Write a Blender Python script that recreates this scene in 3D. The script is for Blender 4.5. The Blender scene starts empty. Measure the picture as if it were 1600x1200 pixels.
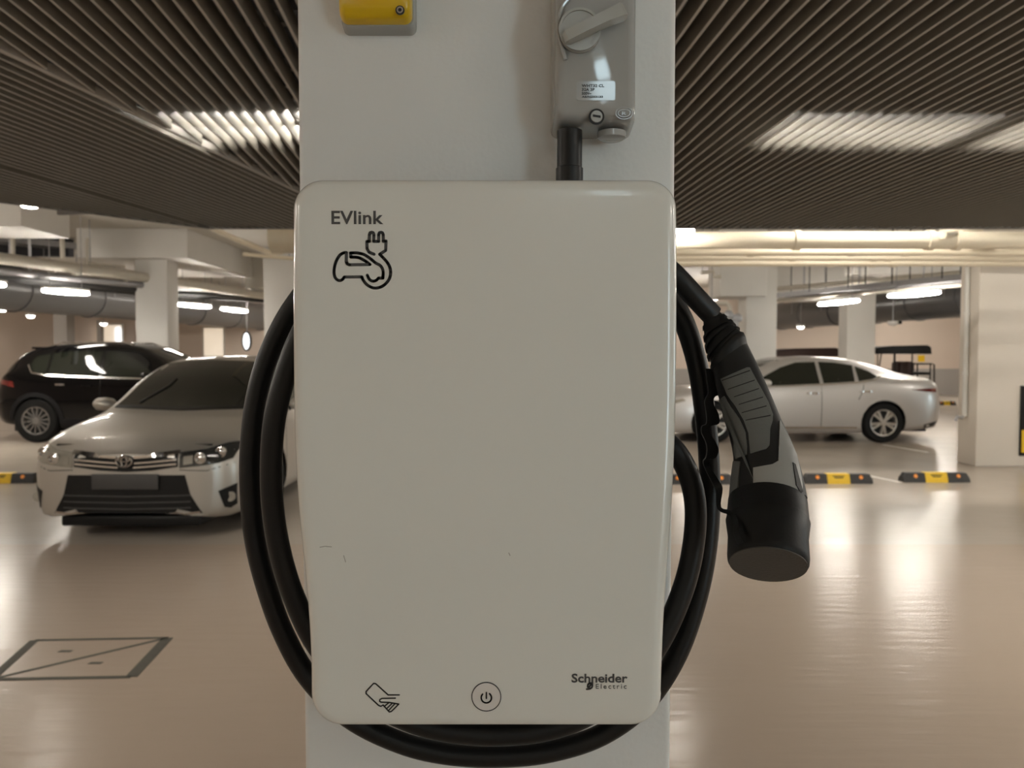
import bpy, bmesh, math, random
import numpy as np
from mathutils import Vector, Matrix
from mathutils.bvhtree import BVHTree
from mathutils.geometry import delaunay_2d_cdt

random.seed(4)
PI = math.pi
scene = bpy.context.scene
COL = scene.collection

# ------------------------------------------------------------------ camera, world, exposure
CAM_Z, PITCH, FPX = 1.47, math.radians(2.2), 1200.0
cam_d = bpy.data.cameras.new('camera')
cam_d.sensor_width = 36.0
cam_d.lens = 36.0 * FPX / 1600.0
cam_d.clip_start = 0.02
cam_d.dof.use_dof = True
cam_d.dof.focus_distance = 0.68
cam_d.dof.aperture_fstop = 11.0
cam = bpy.data.objects.new('camera', cam_d)
COL.objects.link(cam)
cam.location = (0, 0, CAM_Z)
cam.rotation_euler = (PI / 2 - PITCH, 0, 0)
scene.camera = cam

world = bpy.data.worlds.new('daylight_outside')
scene.world = world
world.use_nodes = True
bg = world.node_tree.nodes['Background']
bg.inputs[0].default_value = (0.72, 0.92, 1.0, 1)
bg.inputs[1].default_value = 9.0

vs = scene.view_settings
vs.view_transform = 'Standard'
vs.look = 'None'
vs.gamma = 1.0
vs.use_curve_mapping = False
vs.exposure = 0.0
scene.cycles.use_denoising = True
scene.cycles.use_light_tree = False
scene.cycles.use_adaptive_sampling = False
scene.cycles.adaptive_threshold = 0.015
scene.cycles.max_bounces = 5
scene.cycles.diffuse_bounces = 4
scene.cycles.glossy_bounces = 4
scene.cycles.caustics_reflective = False
scene.cycles.caustics_refractive = False
scene.cycles.sample_clamp_indirect = 3.0

LAMP_COL = (1.0, 0.93, 0.83)
LAMP_E = 112.0          # bay lamps
COVE_E = 115.0           # tubes above the slats

# ------------------------------------------------------------------ helpers
SN, CS = math.sin(PITCH), math.cos(PITCH)


def ray(px, py):
    a, b = (px - 800) / FPX, (600 - py) / FPX
    return Vector((a, CS + b * SN, -SN + b * CS))


def at(px, py, Y):
    """world point seen at a pixel, standing at distance Y"""
    d = ray(px, py)
    return Vector((0, 0, CAM_Z)) + d * (Y / d.y)


def on_floor(px, py, z=0.0):
    d = ray(px, py)
    return Vector((0, 0, CAM_Z)) + d * ((z - CAM_Z) / d.z)


WM = {}


def mat_of(o):
    return WM.get(o.name, Matrix.Identity(4)) if o else Matrix.Identity(4)


def tag(o, label=None, cat=None, group=None, kind=None):
    if label: o['label'] = label
    if cat: o['category'] = cat
    if group: o['group'] = group
    if kind: o['kind'] = kind
    return o


def thing(name, loc, label, cat, group=None, rz=0.0, kind=None):
    o = bpy.data.objects.new(name, None)
    o.empty_display_size = 0.05
    COL.objects.link(o)
    o.location = loc
    o.rotation_euler = (0, 0, rz)
    WM[o.name] = Matrix.Translation(Vector(loc)) @ Matrix.Rotation(rz, 4, 'Z')
    return tag(o, label, cat, group, kind)


class MB:
    def __init__(s):
        s.v, s.f = [], []

    def add(s, vs_, fs):
        n = len(s.v)
        s.v += [Vector(p) for p in vs_]
        s.f += [tuple(i + n for i in f) for f in fs]
        return s

    def box(s, lo, hi, b=0.0):
        x0, y0, z0 = lo; x1, y1, z1 = hi
        if b <= 0:
            s.add([(x0, y0, z0), (x1, y0, z0), (x1, y1, z0), (x0, y1, z0), (x0, y0, z1), (x1, y0, z1), (x1, y1, z1), (x0, y1, z1)],
                  [(3, 2, 1, 0), (4, 5, 6, 7), (0, 1, 5, 4), (1, 2, 6, 5), (2, 3, 7, 6), (3, 0, 4, 7)])
        else:
            bm = bmesh.new()
            bmesh.ops.create_cube(bm, size=1.0)
            for v in bm.verts:
                v.co = Vector(((x0 + x1) / 2 + v.co.x * (x1 - x0), (y0 + y1) / 2 + v.co.y * (y1 - y0), (z0 + z1) / 2 + v.co.z * (z1 - z0)))
            bmesh.ops.bevel(bm, geom=bm.edges[:], offset=b, segments=3, profile=0.5, affect='EDGES')
            bm.verts.index_update()
            s.add([v.co.copy() for v in bm.verts], [tuple(v.index for v in f.verts) for f in bm.faces])
            bm.free()
        return s

    def obox(s, c, ax, ay, az):
        """oriented box: centre and three half vectors"""
        c, ax, ay, az = Vector(c), Vector(ax), Vector(ay), Vector(az)
        P = [c + ax * i + ay * j + az * k for k in (-1, 1) for i, j in ((-1, -1), (1, -1), (1, 1), (-1, 1))]
        return s.add(P, [(3, 2, 1, 0), (4, 5, 6, 7), (0, 1, 5, 4), (1, 2, 6, 5), (2, 3, 7, 6), (3, 0, 4, 7)])

    def loft(s, rings, closed=True, caps=True):
        n = len(rings[0]); base = len(s.v)
        for r in rings: s.v += [Vector(p) for p in r]
        for i in range(len(rings) - 1):
            for j in range(n if closed else n - 1):
                k = (j + 1) % n
                s.f.append((base + i * n + j, base + i * n + k, base + (i + 1) * n + k, base + (i + 1) * n + j))
        if caps:
            s.f.append(tuple(base + j for j in reversed(range(n))))
            s.f.append(tuple(base + (len(rings) - 1) * n + j for j in range(n)))
        return s

    def tube(s, pts, r, n=12, caps=True):
        pts = [Vector(p) for p in pts]
        rr = r if isinstance(r, (list, tuple)) else [r] * len(pts)
        rings = []; up = None
        for i, p in enumerate(pts):
            t = (pts[min(i + 1, len(pts) - 1)] - pts[max(i - 1, 0)]).normalized()
            if up is None:
                up = Vector((0, 0, 1)) if abs(t.z) < 0.9 else Vector((1, 0, 0))
            u = (up - t * up.dot(t)).normalized(); w = t.cross(u); up = u
            rings.append([p + (u * math.cos(2 * PI * k / n) + w * math.sin(2 * PI * k / n)) * rr[i] for k in range(n)])
        return s.loft(rings, True, caps)

    def cyl(s, a, b, r, n=16):
        return s.tube([a, b], r, n)

    def lathe(s, origin, axis, prof, n=32, close=True):
        """prof: list of (radius, distance along axis)"""
        o, ax = Vector(origin), Vector(axis).normalized()
        u = ax.orthogonal().normalized(); w = ax.cross(u)
        rings = [[o + ax * h + (u * math.cos(2 * PI * k / n) + w * math.sin(2 * PI * k / n)) * max(r, 1e-5) for k in range(n)] for r, h in prof]
        return s.loft(rings, True, close)

    def prism(s, poly, d):
        """planar polygon (3d points) pushed along vector d"""
        poly = [Vector(p) for p in poly]; d = Vector(d)
        return s.loft([poly, [p + d for p in poly]], True, True)

    def obj(s, name, mat, parent=None, smooth=35, local=False):
        me = bpy.data.meshes.new(name)
        inv = Matrix.Identity(4) if local else mat_of(parent).inverted()
        me.from_pydata([inv @ p for p in s.v], [], s.f)
        me.validate()
        bm = bmesh.new(); bm.from_mesh(me)
        bmesh.ops.recalc_face_normals(bm, faces=bm.faces[:])
        bm.to_mesh(me); bm.free()
        if smooth:
            me.polygons.foreach_set('use_smooth', [True] * len(me.polygons))
            me.set_sharp_from_angle(angle=math.radians(smooth))
        me.materials.append(M[mat])
        o = bpy.data.objects.new(name, me)
        COL.objects.link(o)
        if parent:
            o.parent = parent
            WM[o.name] = mat_of(parent)
        return o


def struct(o, label=None):
    o['kind'] = 'structure'
    if label: o['label'] = label
    return o


def copy_tree(o, parent=None):
    c = o.copy(); COL.objects.link(c)
    if parent: c.parent = parent
    for ch in list(o.children): copy_tree(ch, c)
    return c


def spline(pts, k=8):
    """Catmull-Rom through points of any dimension"""
    P = [np.array(p, float) for p in pts]
    P = [2 * P[0] - P[1]] + P + [2 * P[-1] - P[-2]]
    out = []
    for i in range(1, len(P) - 2):
        for j in range(k):
            t = j / k
            a, b, c, d = P[i - 1:i + 3]
            out.append(0.5 * (2 * b + (c - a) * t + (2 * a - 5 * b + 4 * c - d) * t * t + (3 * b - a - 3 * c + d) * t ** 3))
    out.append(P[-2])
    return out


def pchip(x, y, xn):
    x, y, xn = map(lambda q: np.asarray(q, float), (x, y, xn))
    h = np.diff(x); d = np.diff(y) / h
    m = np.zeros_like(y)
    m[0], m[-1] = d[0], d[-1]
    for i in range(1, len(y) - 1):
        if d[i - 1] * d[i] > 0:
            w1, w2 = 2 * h[i] + h[i - 1], h[i] + 2 * h[i - 1]
            m[i] = (w1 + w2) / (w1 / d[i - 1] + w2 / d[i])
    k = np.clip(np.searchsorted(x, xn) - 1, 0, len(x) - 2)
    t = (xn - x[k]) / h[k]
    return ((1 + 2 * t) * (1 - t) ** 2 * y[k] + t * (1 - t) ** 2 * h[k] * m[k] + t * t * (3 - 2 * t) * y[k + 1] + t * t * (t - 1) * h[k] * m[k + 1])


def inside(p, poly):
    x, y = p; c = False; j = len(poly) - 1
    for i in range(len(poly)):
        xi, yi = poly[i]; xj, yj = poly[j]
        if (yi > y) != (yj > y) and x < (xj - xi) * (y - yi) / (yj - yi) + xi: c = not c
        j = i
    return c


def conform(bvh, poly, rayf, off=0.003, thick=0.004, step=0.04):
    """a patch with its own thickness that follows the surface under it"""
    dense = []
    for i in range(len(poly)):
        a, b = Vector(poly[i]), Vector(poly[(i + 1) % len(poly)])
        n = max(1, int(math.ceil((b - a).length / step)))
        dense += [a.lerp(b, k / n) for k in range(n)]
    xs, ys = [p.x for p in dense], [p.y for p in dense]
    grid = []
    gx = min(xs) + step * 0.5
    while gx < max(xs):
        gy = min(ys) + step * 0.5
        while gy < max(ys):
            if inside((gx, gy), [(p.x, p.y) for p in dense]):
                if min((Vector((gx, gy)) - p).length for p in dense) > step * 0.4:
                    grid.append(Vector((gx, gy)))
            gy += step
        gx += step
    n = len(dense)
    V, E, F, *_ = delaunay_2d_cdt(dense + grid, [], [list(range(n))], 1, 1e-6)
    top, bot = [], []
    for p in V:
        o, d = rayf(p.x, p.y)
        loc, nor, _, _ = bvh.ray_cast(o, d)
        if loc is None:
            loc, nor, _, _ = bvh.find_nearest(o + d.normalized() * 0.3 if d.length < 1.5 else o + d)
        if nor.dot(d) > 0: nor = -nor
        top.append(loc + nor * off); bot.append(loc - nor * thick)
    mb = MB(); m = len(V)
    mb.v = top + bot
    cnt = {}
    for f in F:
        mb.f.append(tuple(f)); mb.f.append(tuple(i + m for i in reversed(f)))
        for a, b in zip(f, list(f[1:]) + [f[0]]):
            cnt.setdefault((min(a, b), max(a, b)), []).append((a, b))
    for k, e in cnt.items():
        if len(e) == 1:
            a, b = e[0]
            mb.f.append((a, b, b + m, a + m))
    return mb


def strokes(paths, w, plane, thick=0.0004):
    """round-ended pen strokes as thin relief; plane(x,y) gives the point on the face, relief grows toward -Y"""
    mb = MB()
    d = Vector((0, -thick, 0))
    for path in paths:
        P = [plane(*p) for p in path]
        for p in P:
            mb.prism([p + Vector((math.cos(2 * PI * k / 12) * w / 2, 0, math.sin(2 * PI * k / 12) * w / 2)) for k in range(12)], d)
        for a, b in zip(P[:-1], P[1:]):
            t = b - a
            if t.length < 1e-7: continue
            nrm = Vector((-t.z, 0, t.x)).normalized() * w / 2
            mb.prism([a + nrm, b + nrm, b - nrm, a - nrm], d)
    return mb


def text_mb(body, p0, p1, bold=0.0, spacing=1.0, thick=0.0004, keep=False):
    """lettering fitted between two world corners of a face that looks along -Y (p0 lower-left, p1 upper-right)"""
    cu = bpy.data.curves.new('lettering', 'FONT')
    cu.body = body; cu.size = 1.0; cu.offset = bold; cu.space_character = spacing; cu.resolution_u = 3
    ob = bpy.data.objects.new('lettering_tmp', cu)
    COL.objects.link(ob)
    dg = bpy.context.evaluated_depsgraph_get()
    me = bpy.data.meshes.new_from_object(ob.evaluated_get(dg))
    vs_ = [v.co.copy() for v in me.vertices]; fs = [tuple(p.vertices) for p in me.polygons]
    bpy.data.objects.remove(ob); bpy.data.curves.remove(cu); bpy.data.meshes.remove(me)
    x0, x1 = min(v.x for v in vs_), max(v.x for v in vs_)
    y0, y1 = min(v.y for v in vs_), max(v.y for v in vs_)
    sx, sz = (p1.x - p0.x) / (x1 - x0), (p1.z - p0.z) / (y1 - y0)
    mb = MB(); n = len(vs_)
    mb.v = [Vector((p0.x + (v.x - x0) * sx, p0.y - thick, p0.z + (v.y - y0) * sz)) for v in vs_]
    mb.v += [p + Vector((0, thick, 0)) for p in mb.v[:n]]
    cnt = {}
    for f in fs:
        mb.f.append(f)
        for a, b in zip(f, list(f[1:]) + [f[0]]): cnt.setdefault((min(a, b), max(a, b)), []).append((a, b))
    for e in cnt.values():
        if len(e) == 1: mb.f.append((e[0][0], e[0][1], e[0][1] + n, e[0][0] + n))
    return mb


# ------------------------------------------------------------------ materials
M = {}


def mat(name, col, rough=0.5, metal=0.0, coat=0.0, noise=0.0, nscale=20.0, bump=0.0, bscale=60.0, emit=None, spec=0.5, trans=0.0, rvar=0.0):
    m = bpy.data.materials.new(name); m.use_nodes = True
    nt = m.node_tree; b = nt.nodes['Principled BSDF']
    b.inputs['Base Color'].default_value = (*col, 1)
    b.inputs['Roughness'].default_value = rough
    b.inputs['Metallic'].default_value = metal
    b.inputs['Coat Weight'].default_value = coat
    b.inputs['Coat Roughness'].default_value = 0.05
    b.inputs['Specular IOR Level'].default_value = spec
    b.inputs['Transmission Weight'].default_value = trans
    tc = nt.nodes.new('ShaderNodeTexCoord')
    nz = nt.nodes.new('ShaderNodeTexNoise'); nz.inputs['Scale'].default_value = nscale; nz.inputs['Detail'].default_value = 1
    nt.links.new(tc.outputs['Object'], nz.inputs['Vector'])
    if noise > 0:
        mx = nt.nodes.new('ShaderNodeMix'); mx.data_type = 'RGBA'
        mx.inputs[6].default_value = (*[max(0, c * (1 - noise)) for c in col], 1)
        mx.inputs[7].default_value = (*[min(1, c * (1 + noise)) for c in col], 1)
        nt.links.new(nz.outputs['Fac'], mx.inputs[0]); nt.links.new(mx.outputs[2], b.inputs['Base Color'])
    if rvar > 0:
        mr = nt.nodes.new('ShaderNodeMapRange')
        mr.inputs[3].default_value = max(0, rough - rvar); mr.inputs[4].default_value = rough + rvar
        nt.links.new(nz.outputs['Fac'], mr.inputs[0]); nt.links.new(mr.outputs[0], b.inputs['Roughness'])
    if bump > 0:
        n2 = nt.nodes.new('ShaderNodeTexNoise'); n2.inputs['Scale'].default_value = bscale; n2.inputs['Detail'].default_value = 1
        nt.links.new(tc.outputs['Object'], n2.inputs['Vector'])
        bp = nt.nodes.new('ShaderNodeBump'); bp.inputs['Strength'].default_value = bump; bp.inputs['Distance'].default_value = 0.01
        nt.links.new(n2.outputs['Fac'], bp.inputs['Height']); nt.links.new(bp.outputs[0], b.inputs['Normal'])
    if emit:
        b.inputs['Emission Color'].default_value = (*emit[0], 1); b.inputs['Emission Strength'].default_value = emit[1]
    M[name] = m
    return m


mat('paint_white', (0.72, 0.70, 0.66), 0.55, noise=0.03, nscale=3, bump=0.04, bscale=120)
mat('paint_column', (0.74, 0.74, 0.72), 0.45, noise=0.02, nscale=4, bump=0.05, bscale=160)
mat('paint_beige', (0.74, 0.68, 0.60), 0.5, noise=0.03, nscale=3)
mat('paint_soffit', (0.62, 0.59, 0.53), 0.6, noise=0.05, nscale=2)
mat('paint_far_wall', (0.66, 0.56, 0.48), 0.6, noise=0.03, nscale=1.5)
mat('paint_dado', (0.36, 0.34, 0.32), 0.6, noise=0.05, nscale=2)
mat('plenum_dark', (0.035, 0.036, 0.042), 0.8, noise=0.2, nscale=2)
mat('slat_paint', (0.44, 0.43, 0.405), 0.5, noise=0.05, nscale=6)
mat('slat_side_shade', (0.21, 0.20, 0.175), 0.55, noise=0.05, nscale=6)  # darker than the bottoms so the slat sides read as shaded
mat('slat_carrier', (0.14, 0.13, 0.12), 0.6, noise=0.1, nscale=6)
mat('charger_white', (0.74, 0.73, 0.68), 0.22, coat=0.3, noise=0.01, nscale=5)
mat('charger_grey', (0.20, 0.20, 0.20), 0.5, noise=0.05)
mat('button_face', (0.70, 0.66, 0.62), 0.35, noise=0.02)
mat('ink_grey', (0.055, 0.055, 0.055), 0.5, noise=0.05)
mat('ink_black', (0.008, 0.008, 0.008), 0.5, noise=0.05)
mat('scuff_grey', (0.36, 0.34, 0.30), 0.6, noise=0.1)
mat('isolator_grey', (0.33, 0.33, 0.32), 0.06, coat=0.6, noise=0.03, nscale=8, bump=0.035, bscale=30)
mat('isolator_knob', (0.37, 0.37, 0.345), 0.22, noise=0.03)
mat('label_film', (0.33, 0.33, 0.32), 0.08, coat=0.5, noise=0.03)
mat('yellow_plastic', (0.66, 0.42, 0.004), 0.3, noise=0.05, coat=0.2)
mat('red_plastic', (0.45, 0.02, 0.01), 0.3, noise=0.05)
mat('chrome', (0.75, 0.74, 0.72), 0.12, metal=1.0, noise=0.02)
mat('cable_black', (0.006, 0.006, 0.006), 0.42, noise=0.2, nscale=30, bump=0.02, bscale=200, spec=0.3)
mat('plug_black', (0.007, 0.007, 0.007), 0.5, noise=0.2, nscale=30, bump=0.02, bscale=400, spec=0.3)
mat('plug_cap', (0.005, 0.005, 0.005), 0.5, noise=0.2, nscale=30, bump=0.02, bscale=400, spec=0.22)
mat('plug_disc', (0.05, 0.045, 0.04), 0.55, noise=0.1, nscale=30, bump=0.05, bscale=400)
mat('plug_grey', (0.115, 0.118, 0.112), 0.5, spec=0.3, noise=0.06, nscale=40, bump=0.05, bscale=300)
mat('plug_shell', (0.27, 0.265, 0.25), 0.4, noise=0.05, nscale=40)
mat('pipe_cream', (0.88, 0.79, 0.62), 0.35, noise=0.04, nscale=5)
mat('pipe_pale', (0.62, 0.58, 0.50), 0.4, noise=0.06, nscale=5)
mat('duct_grey', (0.10, 0.10, 0.102), 0.30, noise=0.02, nscale=2)
mat('tray_metal', (0.35, 0.35, 0.36), 0.4, metal=0.6, noise=0.08)
mat('tray_dark', (0.022, 0.022, 0.022), 0.6, noise=0.1)
mat('lamp_housing', (0.75, 0.74, 0.72), 0.4, noise=0.02)
mat('lamp_diffuser', (1, 1, 1), 0.4, emit=(LAMP_COL, LAMP_E), noise=0.0)
mat('cove_tube', (1, 1, 1), 0.4, emit=(LAMP_COL, COVE_E))
mat('downlight_glow', (1, 1, 1), 0.4, emit=(LAMP_COL, 12.0)).cycles.emission_sampling = 'NONE'
mat('lit_panel', (1, 1, 1), 0.4, emit=((1.0, 0.80, 0.58), 0.55)).cycles.emission_sampling = 'NONE'
mat('sign_lit', (1, 1, 1), 0.4, emit=((0.9, 0.95, 1.0), 1.6)).cycles.emission_sampling = 'NONE'
mat('silver_paint', (0.50, 0.475, 0.43), 0.42, metal=0.7, coat=0.5, noise=0.015, nscale=300)
mat('white_silver_paint', (0.55, 0.535, 0.52), 0.40, metal=0.6, coat=0.5, noise=0.015, nscale=300)
mat('black_paint', (0.002, 0.002, 0.0025), 0.08, spec=0.35, noise=0.1, nscale=300)
mat('car_glass', (0.010, 0.012, 0.008), 0.04, spec=0.4, noise=0.1, nscale=2)
mat('trim_black', (0.006, 0.006, 0.006), 0.45, spec=0.25, noise=0.2)
mat('cladding_black', (0.008, 0.008, 0.009), 0.6, spec=0.2, noise=0.2)
mat('tyre_rubber', (0.007, 0.007, 0.007), 0.7, spec=0.2, noise=0.2, nscale=40)
mat('alloy', (0.62, 0.60, 0.57), 0.3, metal=0.8, noise=0.04)
mat('alloy_dark', (0.22, 0.21, 0.20), 0.4, metal=0.5, noise=0.08)
mat('lamp_lens', (0.30, 0.28, 0.24), 0.08, coat=1.0, noise=0.25, nscale=14)
mat('lamp_dark', (0.03, 0.03, 0.028), 0.1, coat=1.0, noise=0.2, nscale=14)
mat('tail_red', (0.11, 0.006, 0.005), 0.1, coat=1.0, noise=0.1)
mat('plate_blank', (0.045, 0.044, 0.043), 0.5, noise=0.1)
mat('seat_brown', (0.035, 0.015, 0.012), 0.6, noise=0.1)
mat('rubber_black', (0.022, 0.021, 0.020), 0.65, noise=0.25, nscale=30, bump=0.2, bscale=80)
mat('stop_yellow', (0.72, 0.46, 0.008), 0.5, noise=0.08, nscale=20)
mat('reflector_orange', (0.85, 0.30, 0.06), 0.25, noise=0.1)
mat('groove_dark', (0.075, 0.070, 0.055), 0.7, noise=0.15, nscale=30)
mat('line_paint', (0.66, 0.60, 0.53), 0.35, noise=0.08, nscale=8)


def floor_material(name, col_a, col_b, rough):
    m = bpy.data.materials.new(name); m.use_nodes = True
    nt = m.node_tree; b = nt.nodes['Principled BSDF']
    tc = nt.nodes.new('ShaderNodeTexCoord')
    n1 = nt.nodes.new('ShaderNodeTexNoise'); n1.inputs['Scale'].default_value = 0.55; n1.inputs['Detail'].default_value = 5
    mx = nt.nodes.new('ShaderNodeMix'); mx.data_type = 'RGBA'
    mx.inputs[6].default_value = (*col_a, 1); mx.inputs[7].default_value = (*col_b, 1)
    nt.links.new(tc.outputs['Object'], n1.inputs['Vector']); nt.links.new(n1.outputs['Fac'], mx.inputs[0])
    nt.links.new(mx.outputs[2], b.inputs['Base Color'])
    mr = nt.nodes.new('ShaderNodeMapRange')
    n3 = nt.nodes.new('ShaderNodeTexNoise'); n3.inputs['Scale'].default_value = 2.2; n3.inputs['Detail'].default_value = 4
    nt.links.new(tc.outputs['Object'], n3.inputs['Vector'])
    mr.inputs[3].default_value = rough - 0.03; mr.inputs[4].default_value = rough + 0.065
    nt.links.new(n3.outputs['Fac'], mr.inputs[0]); nt.links.new(mr.outputs[0], b.inputs['Roughness'])
    n2 = nt.nodes.new('ShaderNodeTexNoise'); n2.inputs['Scale'].default_value = 5.0; n2.inputs['Detail'].default_value = 3
    mp = nt.nodes.new('ShaderNodeMapping'); mp.inputs['Scale'].default_value = (0.6, 4.0, 1)
    nt.links.new(tc.outputs['Object'], mp.inputs[0]); nt.links.new(mp.outputs[0], n2.inputs['Vector'])
    bp = nt.nodes.new('ShaderNodeBump'); bp.inputs['Strength'].default_value = 0.14; bp.inputs['Distance'].default_value = 0.02
    nt.links.new(n2.outputs['Fac'], bp.inputs['Height']); nt.links.new(bp.outputs[0], b.inputs['Normal'])
    b.inputs['Specular IOR Level'].default_value = 0.24
    M[name] = m


floor_material('floor_epoxy', (0.41, 0.33, 0.265), (0.47, 0.38, 0.31), 0.20)
floor_material('floor_epoxy_far', (0.41, 0.355, 0.30), (0.46, 0.40, 0.34), 0.20)

# ================================================================== SETTING
FZ = 2.77            # underside of the slat ceiling
H = FZ - CAM_Z
SLAB = 3.9
XL, XR, YB, YF = -15.0, 17.0, -4.6, 28.0

fl = struct(MB().box((XL, YB, -0.2), (XR, 5.9, 0)).obj('floor', 'floor_epoxy', smooth=0), 'glossy beige epoxy floor of the parking level')
fl2 = struct(MB().box((XL, 5.9, -0.2), (XR, YF, 0)).obj('floor', 'floor_epoxy_far', smooth=0), 'glossy grey-beige epoxy floor of the parking bays')
struct(MB().box((XL, YB, SLAB), (XR, YF, SLAB + 0.2)).obj('ceiling', 'paint_soffit', smooth=0), 'painted concrete slab over the parking level')
struct(MB().box((XL - 0.2, YB, 0), (XL, YF, SLAB)).obj('wall_left', 'paint_far_wall', smooth=0), 'pale wall on the far side of the parking bays')

# far wall with a doorway recess and a lit window
wb = struct(MB().box((XL, YF, 0), (XR, YF + 0.2, SLAB)).obj('wall_back', 'paint_far_wall', smooth=0), 'pinkish beige wall at the end of the car park')
MB().box((2.0, YF - 0.03, 0), (XR, YF, 0.95)).obj('dado', 'paint_dado', wb, smooth=0)

# right wall with an opening to daylight
w = MB()
w.box((XR, YB, 0), (XR + 0.2, 6.0, SLAB)); w.box((XR, 8.2, 0), (XR + 0.2, YF, SLAB))
w.box((XR, 6.0, 2.2), (XR + 0.2, 8.2, SLAB)); w.box((XR, 6.0, 0), (XR + 0.2, 8.2, 0.4))
struct(w.obj('wall_right', 'paint_far_wall', smooth=0), 'pale wall with a daylight opening')
# rear wall behind the viewer, with a high narrow window and an opening added for daylight
WX0, WX1, WZ0, WZ1 = 0.62, 0.98, 3.05, 3.88
w = MB()
w.box((XL, YB - 0.2, 0), (WX0, YB, SLAB)); w.box((WX1, YB - 0.2, 0), (3.7, YB, SLAB)); w.box((3.7, YB - 0.2, 2.5), (5.0, YB, SLAB)); w.box((5.0, YB - 0.2, 0), (XR, YB, SLAB))
w.box((WX0, YB - 0.2, 0), (WX1, YB, WZ0)); w.box((WX0, YB - 0.2, WZ1), (WX1, YB, SLAB))
struct(w.obj('wall_rear', 'paint_white', smooth=0), 'white wall with a high window and an opening added for daylight')
wn = struct(MB().box((WX0, YB - 0.12, WZ0 + 0.36), (WX1, YB - 0.08, WZ0 + 0.42)).box((WX0, YB - 0.12, WZ0), (WX0 + 0.02, YB - 0.08, WZ1)).box((WX1 - 0.02, YB - 0.12, WZ0), (WX1, YB - 0.08, WZ1)).obj('window_1', 'lamp_housing', smooth=0))

# ---- the white column that carries the charger
CX0, CX1, CY0, CY1 = at(463.5, 30, 0.82).x, at(1057, 30, 0.82).x, 0.82, 1.24
struct(MB().box((CX0, CY0, 0), (CX1, CY1, SLAB), 0.006).obj('column', 'paint_column'), 'white painted square column carrying the car charger')

# ---- slatted ceiling
SP, ST, SH = 0.0752, 0.0125, 0.085
K1, K2 = math.tan(math.radians(-4.4)), math.tan(math.radians(9.4))
YE = 7.95


def bound_x(Y): return -2.74 + K2 * Y


ceil_main = struct(bpy.data.objects.new('ceiling', None), 'suspended ceiling of thin grey slats')
COL.objects.link(ceil_main); WM[ceil_main.name] = Matrix.Identity(4)


def slat(x0, k, ya, yb, parent):
    """slat whose line is x = x0 + k*Y"""
    d = Vector((k, 1, 0)).normalized(); nrm = Vector((d.y, -d.x, 0))
    mid = Vector((x0 + k * (ya + yb) / 2, (ya + yb) / 2, FZ + SH / 2))
    L = (yb - ya) / d.y / 2
    o = MB().obox(mid, d * L, nrm * ST / 2, Vector((0, 0, SH / 2))).obj('slat', 'slat_side_shade', parent, smooth=0)
    o.data.materials.append(M['slat_paint'])              # bottom face paler than the sides, shade contrast put into the colour
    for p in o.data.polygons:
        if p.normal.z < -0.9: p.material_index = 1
    return o


YJ = 2.74
i = 0
x0 = -2.3
while x0 < 6.6:
    ye = min(YE, (x0 + 2.74 - 0.03) / (K2 - K1))
    if ye > YJ + 0.05:
        ys = YJ + 0.004
        # start a slat where it comes into view
        if x0 > 2.4: ys = max(ys, (x0 - 0.4) / 0.78)
        if ys < ye - 0.1: slat(x0, K1, ys, ye, ceil_main)
    if -2.2 < x0 < 2.6 and ye > 1.5:
        slat(x0, K1, 1.3, min(YJ - 0.004, ye), ceil_main)
    x0 += SP
for k in range(1, 62):
    if k == 22: continue
    xx = -2.74 - k * SP / 0.985
    ys = max(1.6, (-xx - 0.3) / (0.80 + K2)) if k > 8 else 1.6
    # diagonal far edge: Y = 7.8 + (x + 3.25) * 1.1
    ye = YE
    if bound_x(YE) - k * SP / 0.985 < -3.12:
        ye = min(YE, (7.8 + 1.1 * (xx + 3.25)) / (1 - 1.1 * K2))
    if ye > ys + 0.2: slat(xx, K2, ys, ye, ceil_main)
# carriers over the slats
for Y in (2.30, 2.86, 3.28, 3.80, 4.22, 5.10, 5.60, 6.2, 6.8, 7.4):
    MB().box((bound_x(Y), Y - 0.02, FZ + SH), (6.0, Y + 0.02, FZ + SH + 0.05)).obj('carrier_rail', 'slat_carrier', ceil_main, smooth=0)
d2 = Vector((K2, 1, 0)).normalized(); n2 = Vector((d2.y, -d2.x, 0))
for Y in (2.4, 3.2, 4.0, 4.8, 5.6, 6.4, 7.2):
    a = Vector((bound_x(Y), Y, FZ + SH + 0.025)); b = a - n2 * 3.0
    MB().obox((a + b) / 2, n2 * 1.5, d2 * 0.02, (0, 0, 0.025)).obj('carrier_rail', 'slat_carrier', ceil_main, smooth=0)
# edge trims and the dark lining above
MB().box((-3.12, YE, FZ - 0.01), (8.2, YE + 0.02, FZ + 0.35)).obj('edge_trim', 'slat_carrier', ceil_main, smooth=0)
e0, e1 = Vector((-3.12, YE + 0.01, FZ + 0.17)), Vector((-6.6, YE + 0.01 - 3.48 * 1.1, FZ + 0.17))
ed = (e1 - e0); en = Vector((ed.y, -ed.x, 0)).normalized()
MB().obox((e0 + e1) / 2, ed / 2, en * 0.01, (0, 0, 0.18)).obj('edge_trim', 'slat_carrier', ceil_main, smooth=0)
bl0, bl1 = Vector((bound_x(1.6), 1.6, FZ + 0.02)), Vector((bound_x(YE), YE, FZ + 0.02))
MB().obox((bl0 + bl1) / 2, (bl1 - bl0) / 2, n2 * 0.014, (0, 0, 0.022)).obj('edge_trim', 'slat_paint', ceil_main, smooth=0)
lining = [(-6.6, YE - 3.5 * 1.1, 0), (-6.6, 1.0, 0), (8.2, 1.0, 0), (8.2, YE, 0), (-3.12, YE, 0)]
MB().prism([(x, y, FZ + 0.36) for x, y, z in lining], (0, 0, 0.02)).obj('lining', 'plenum_dark', ceil_main, smooth=0)


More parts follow.
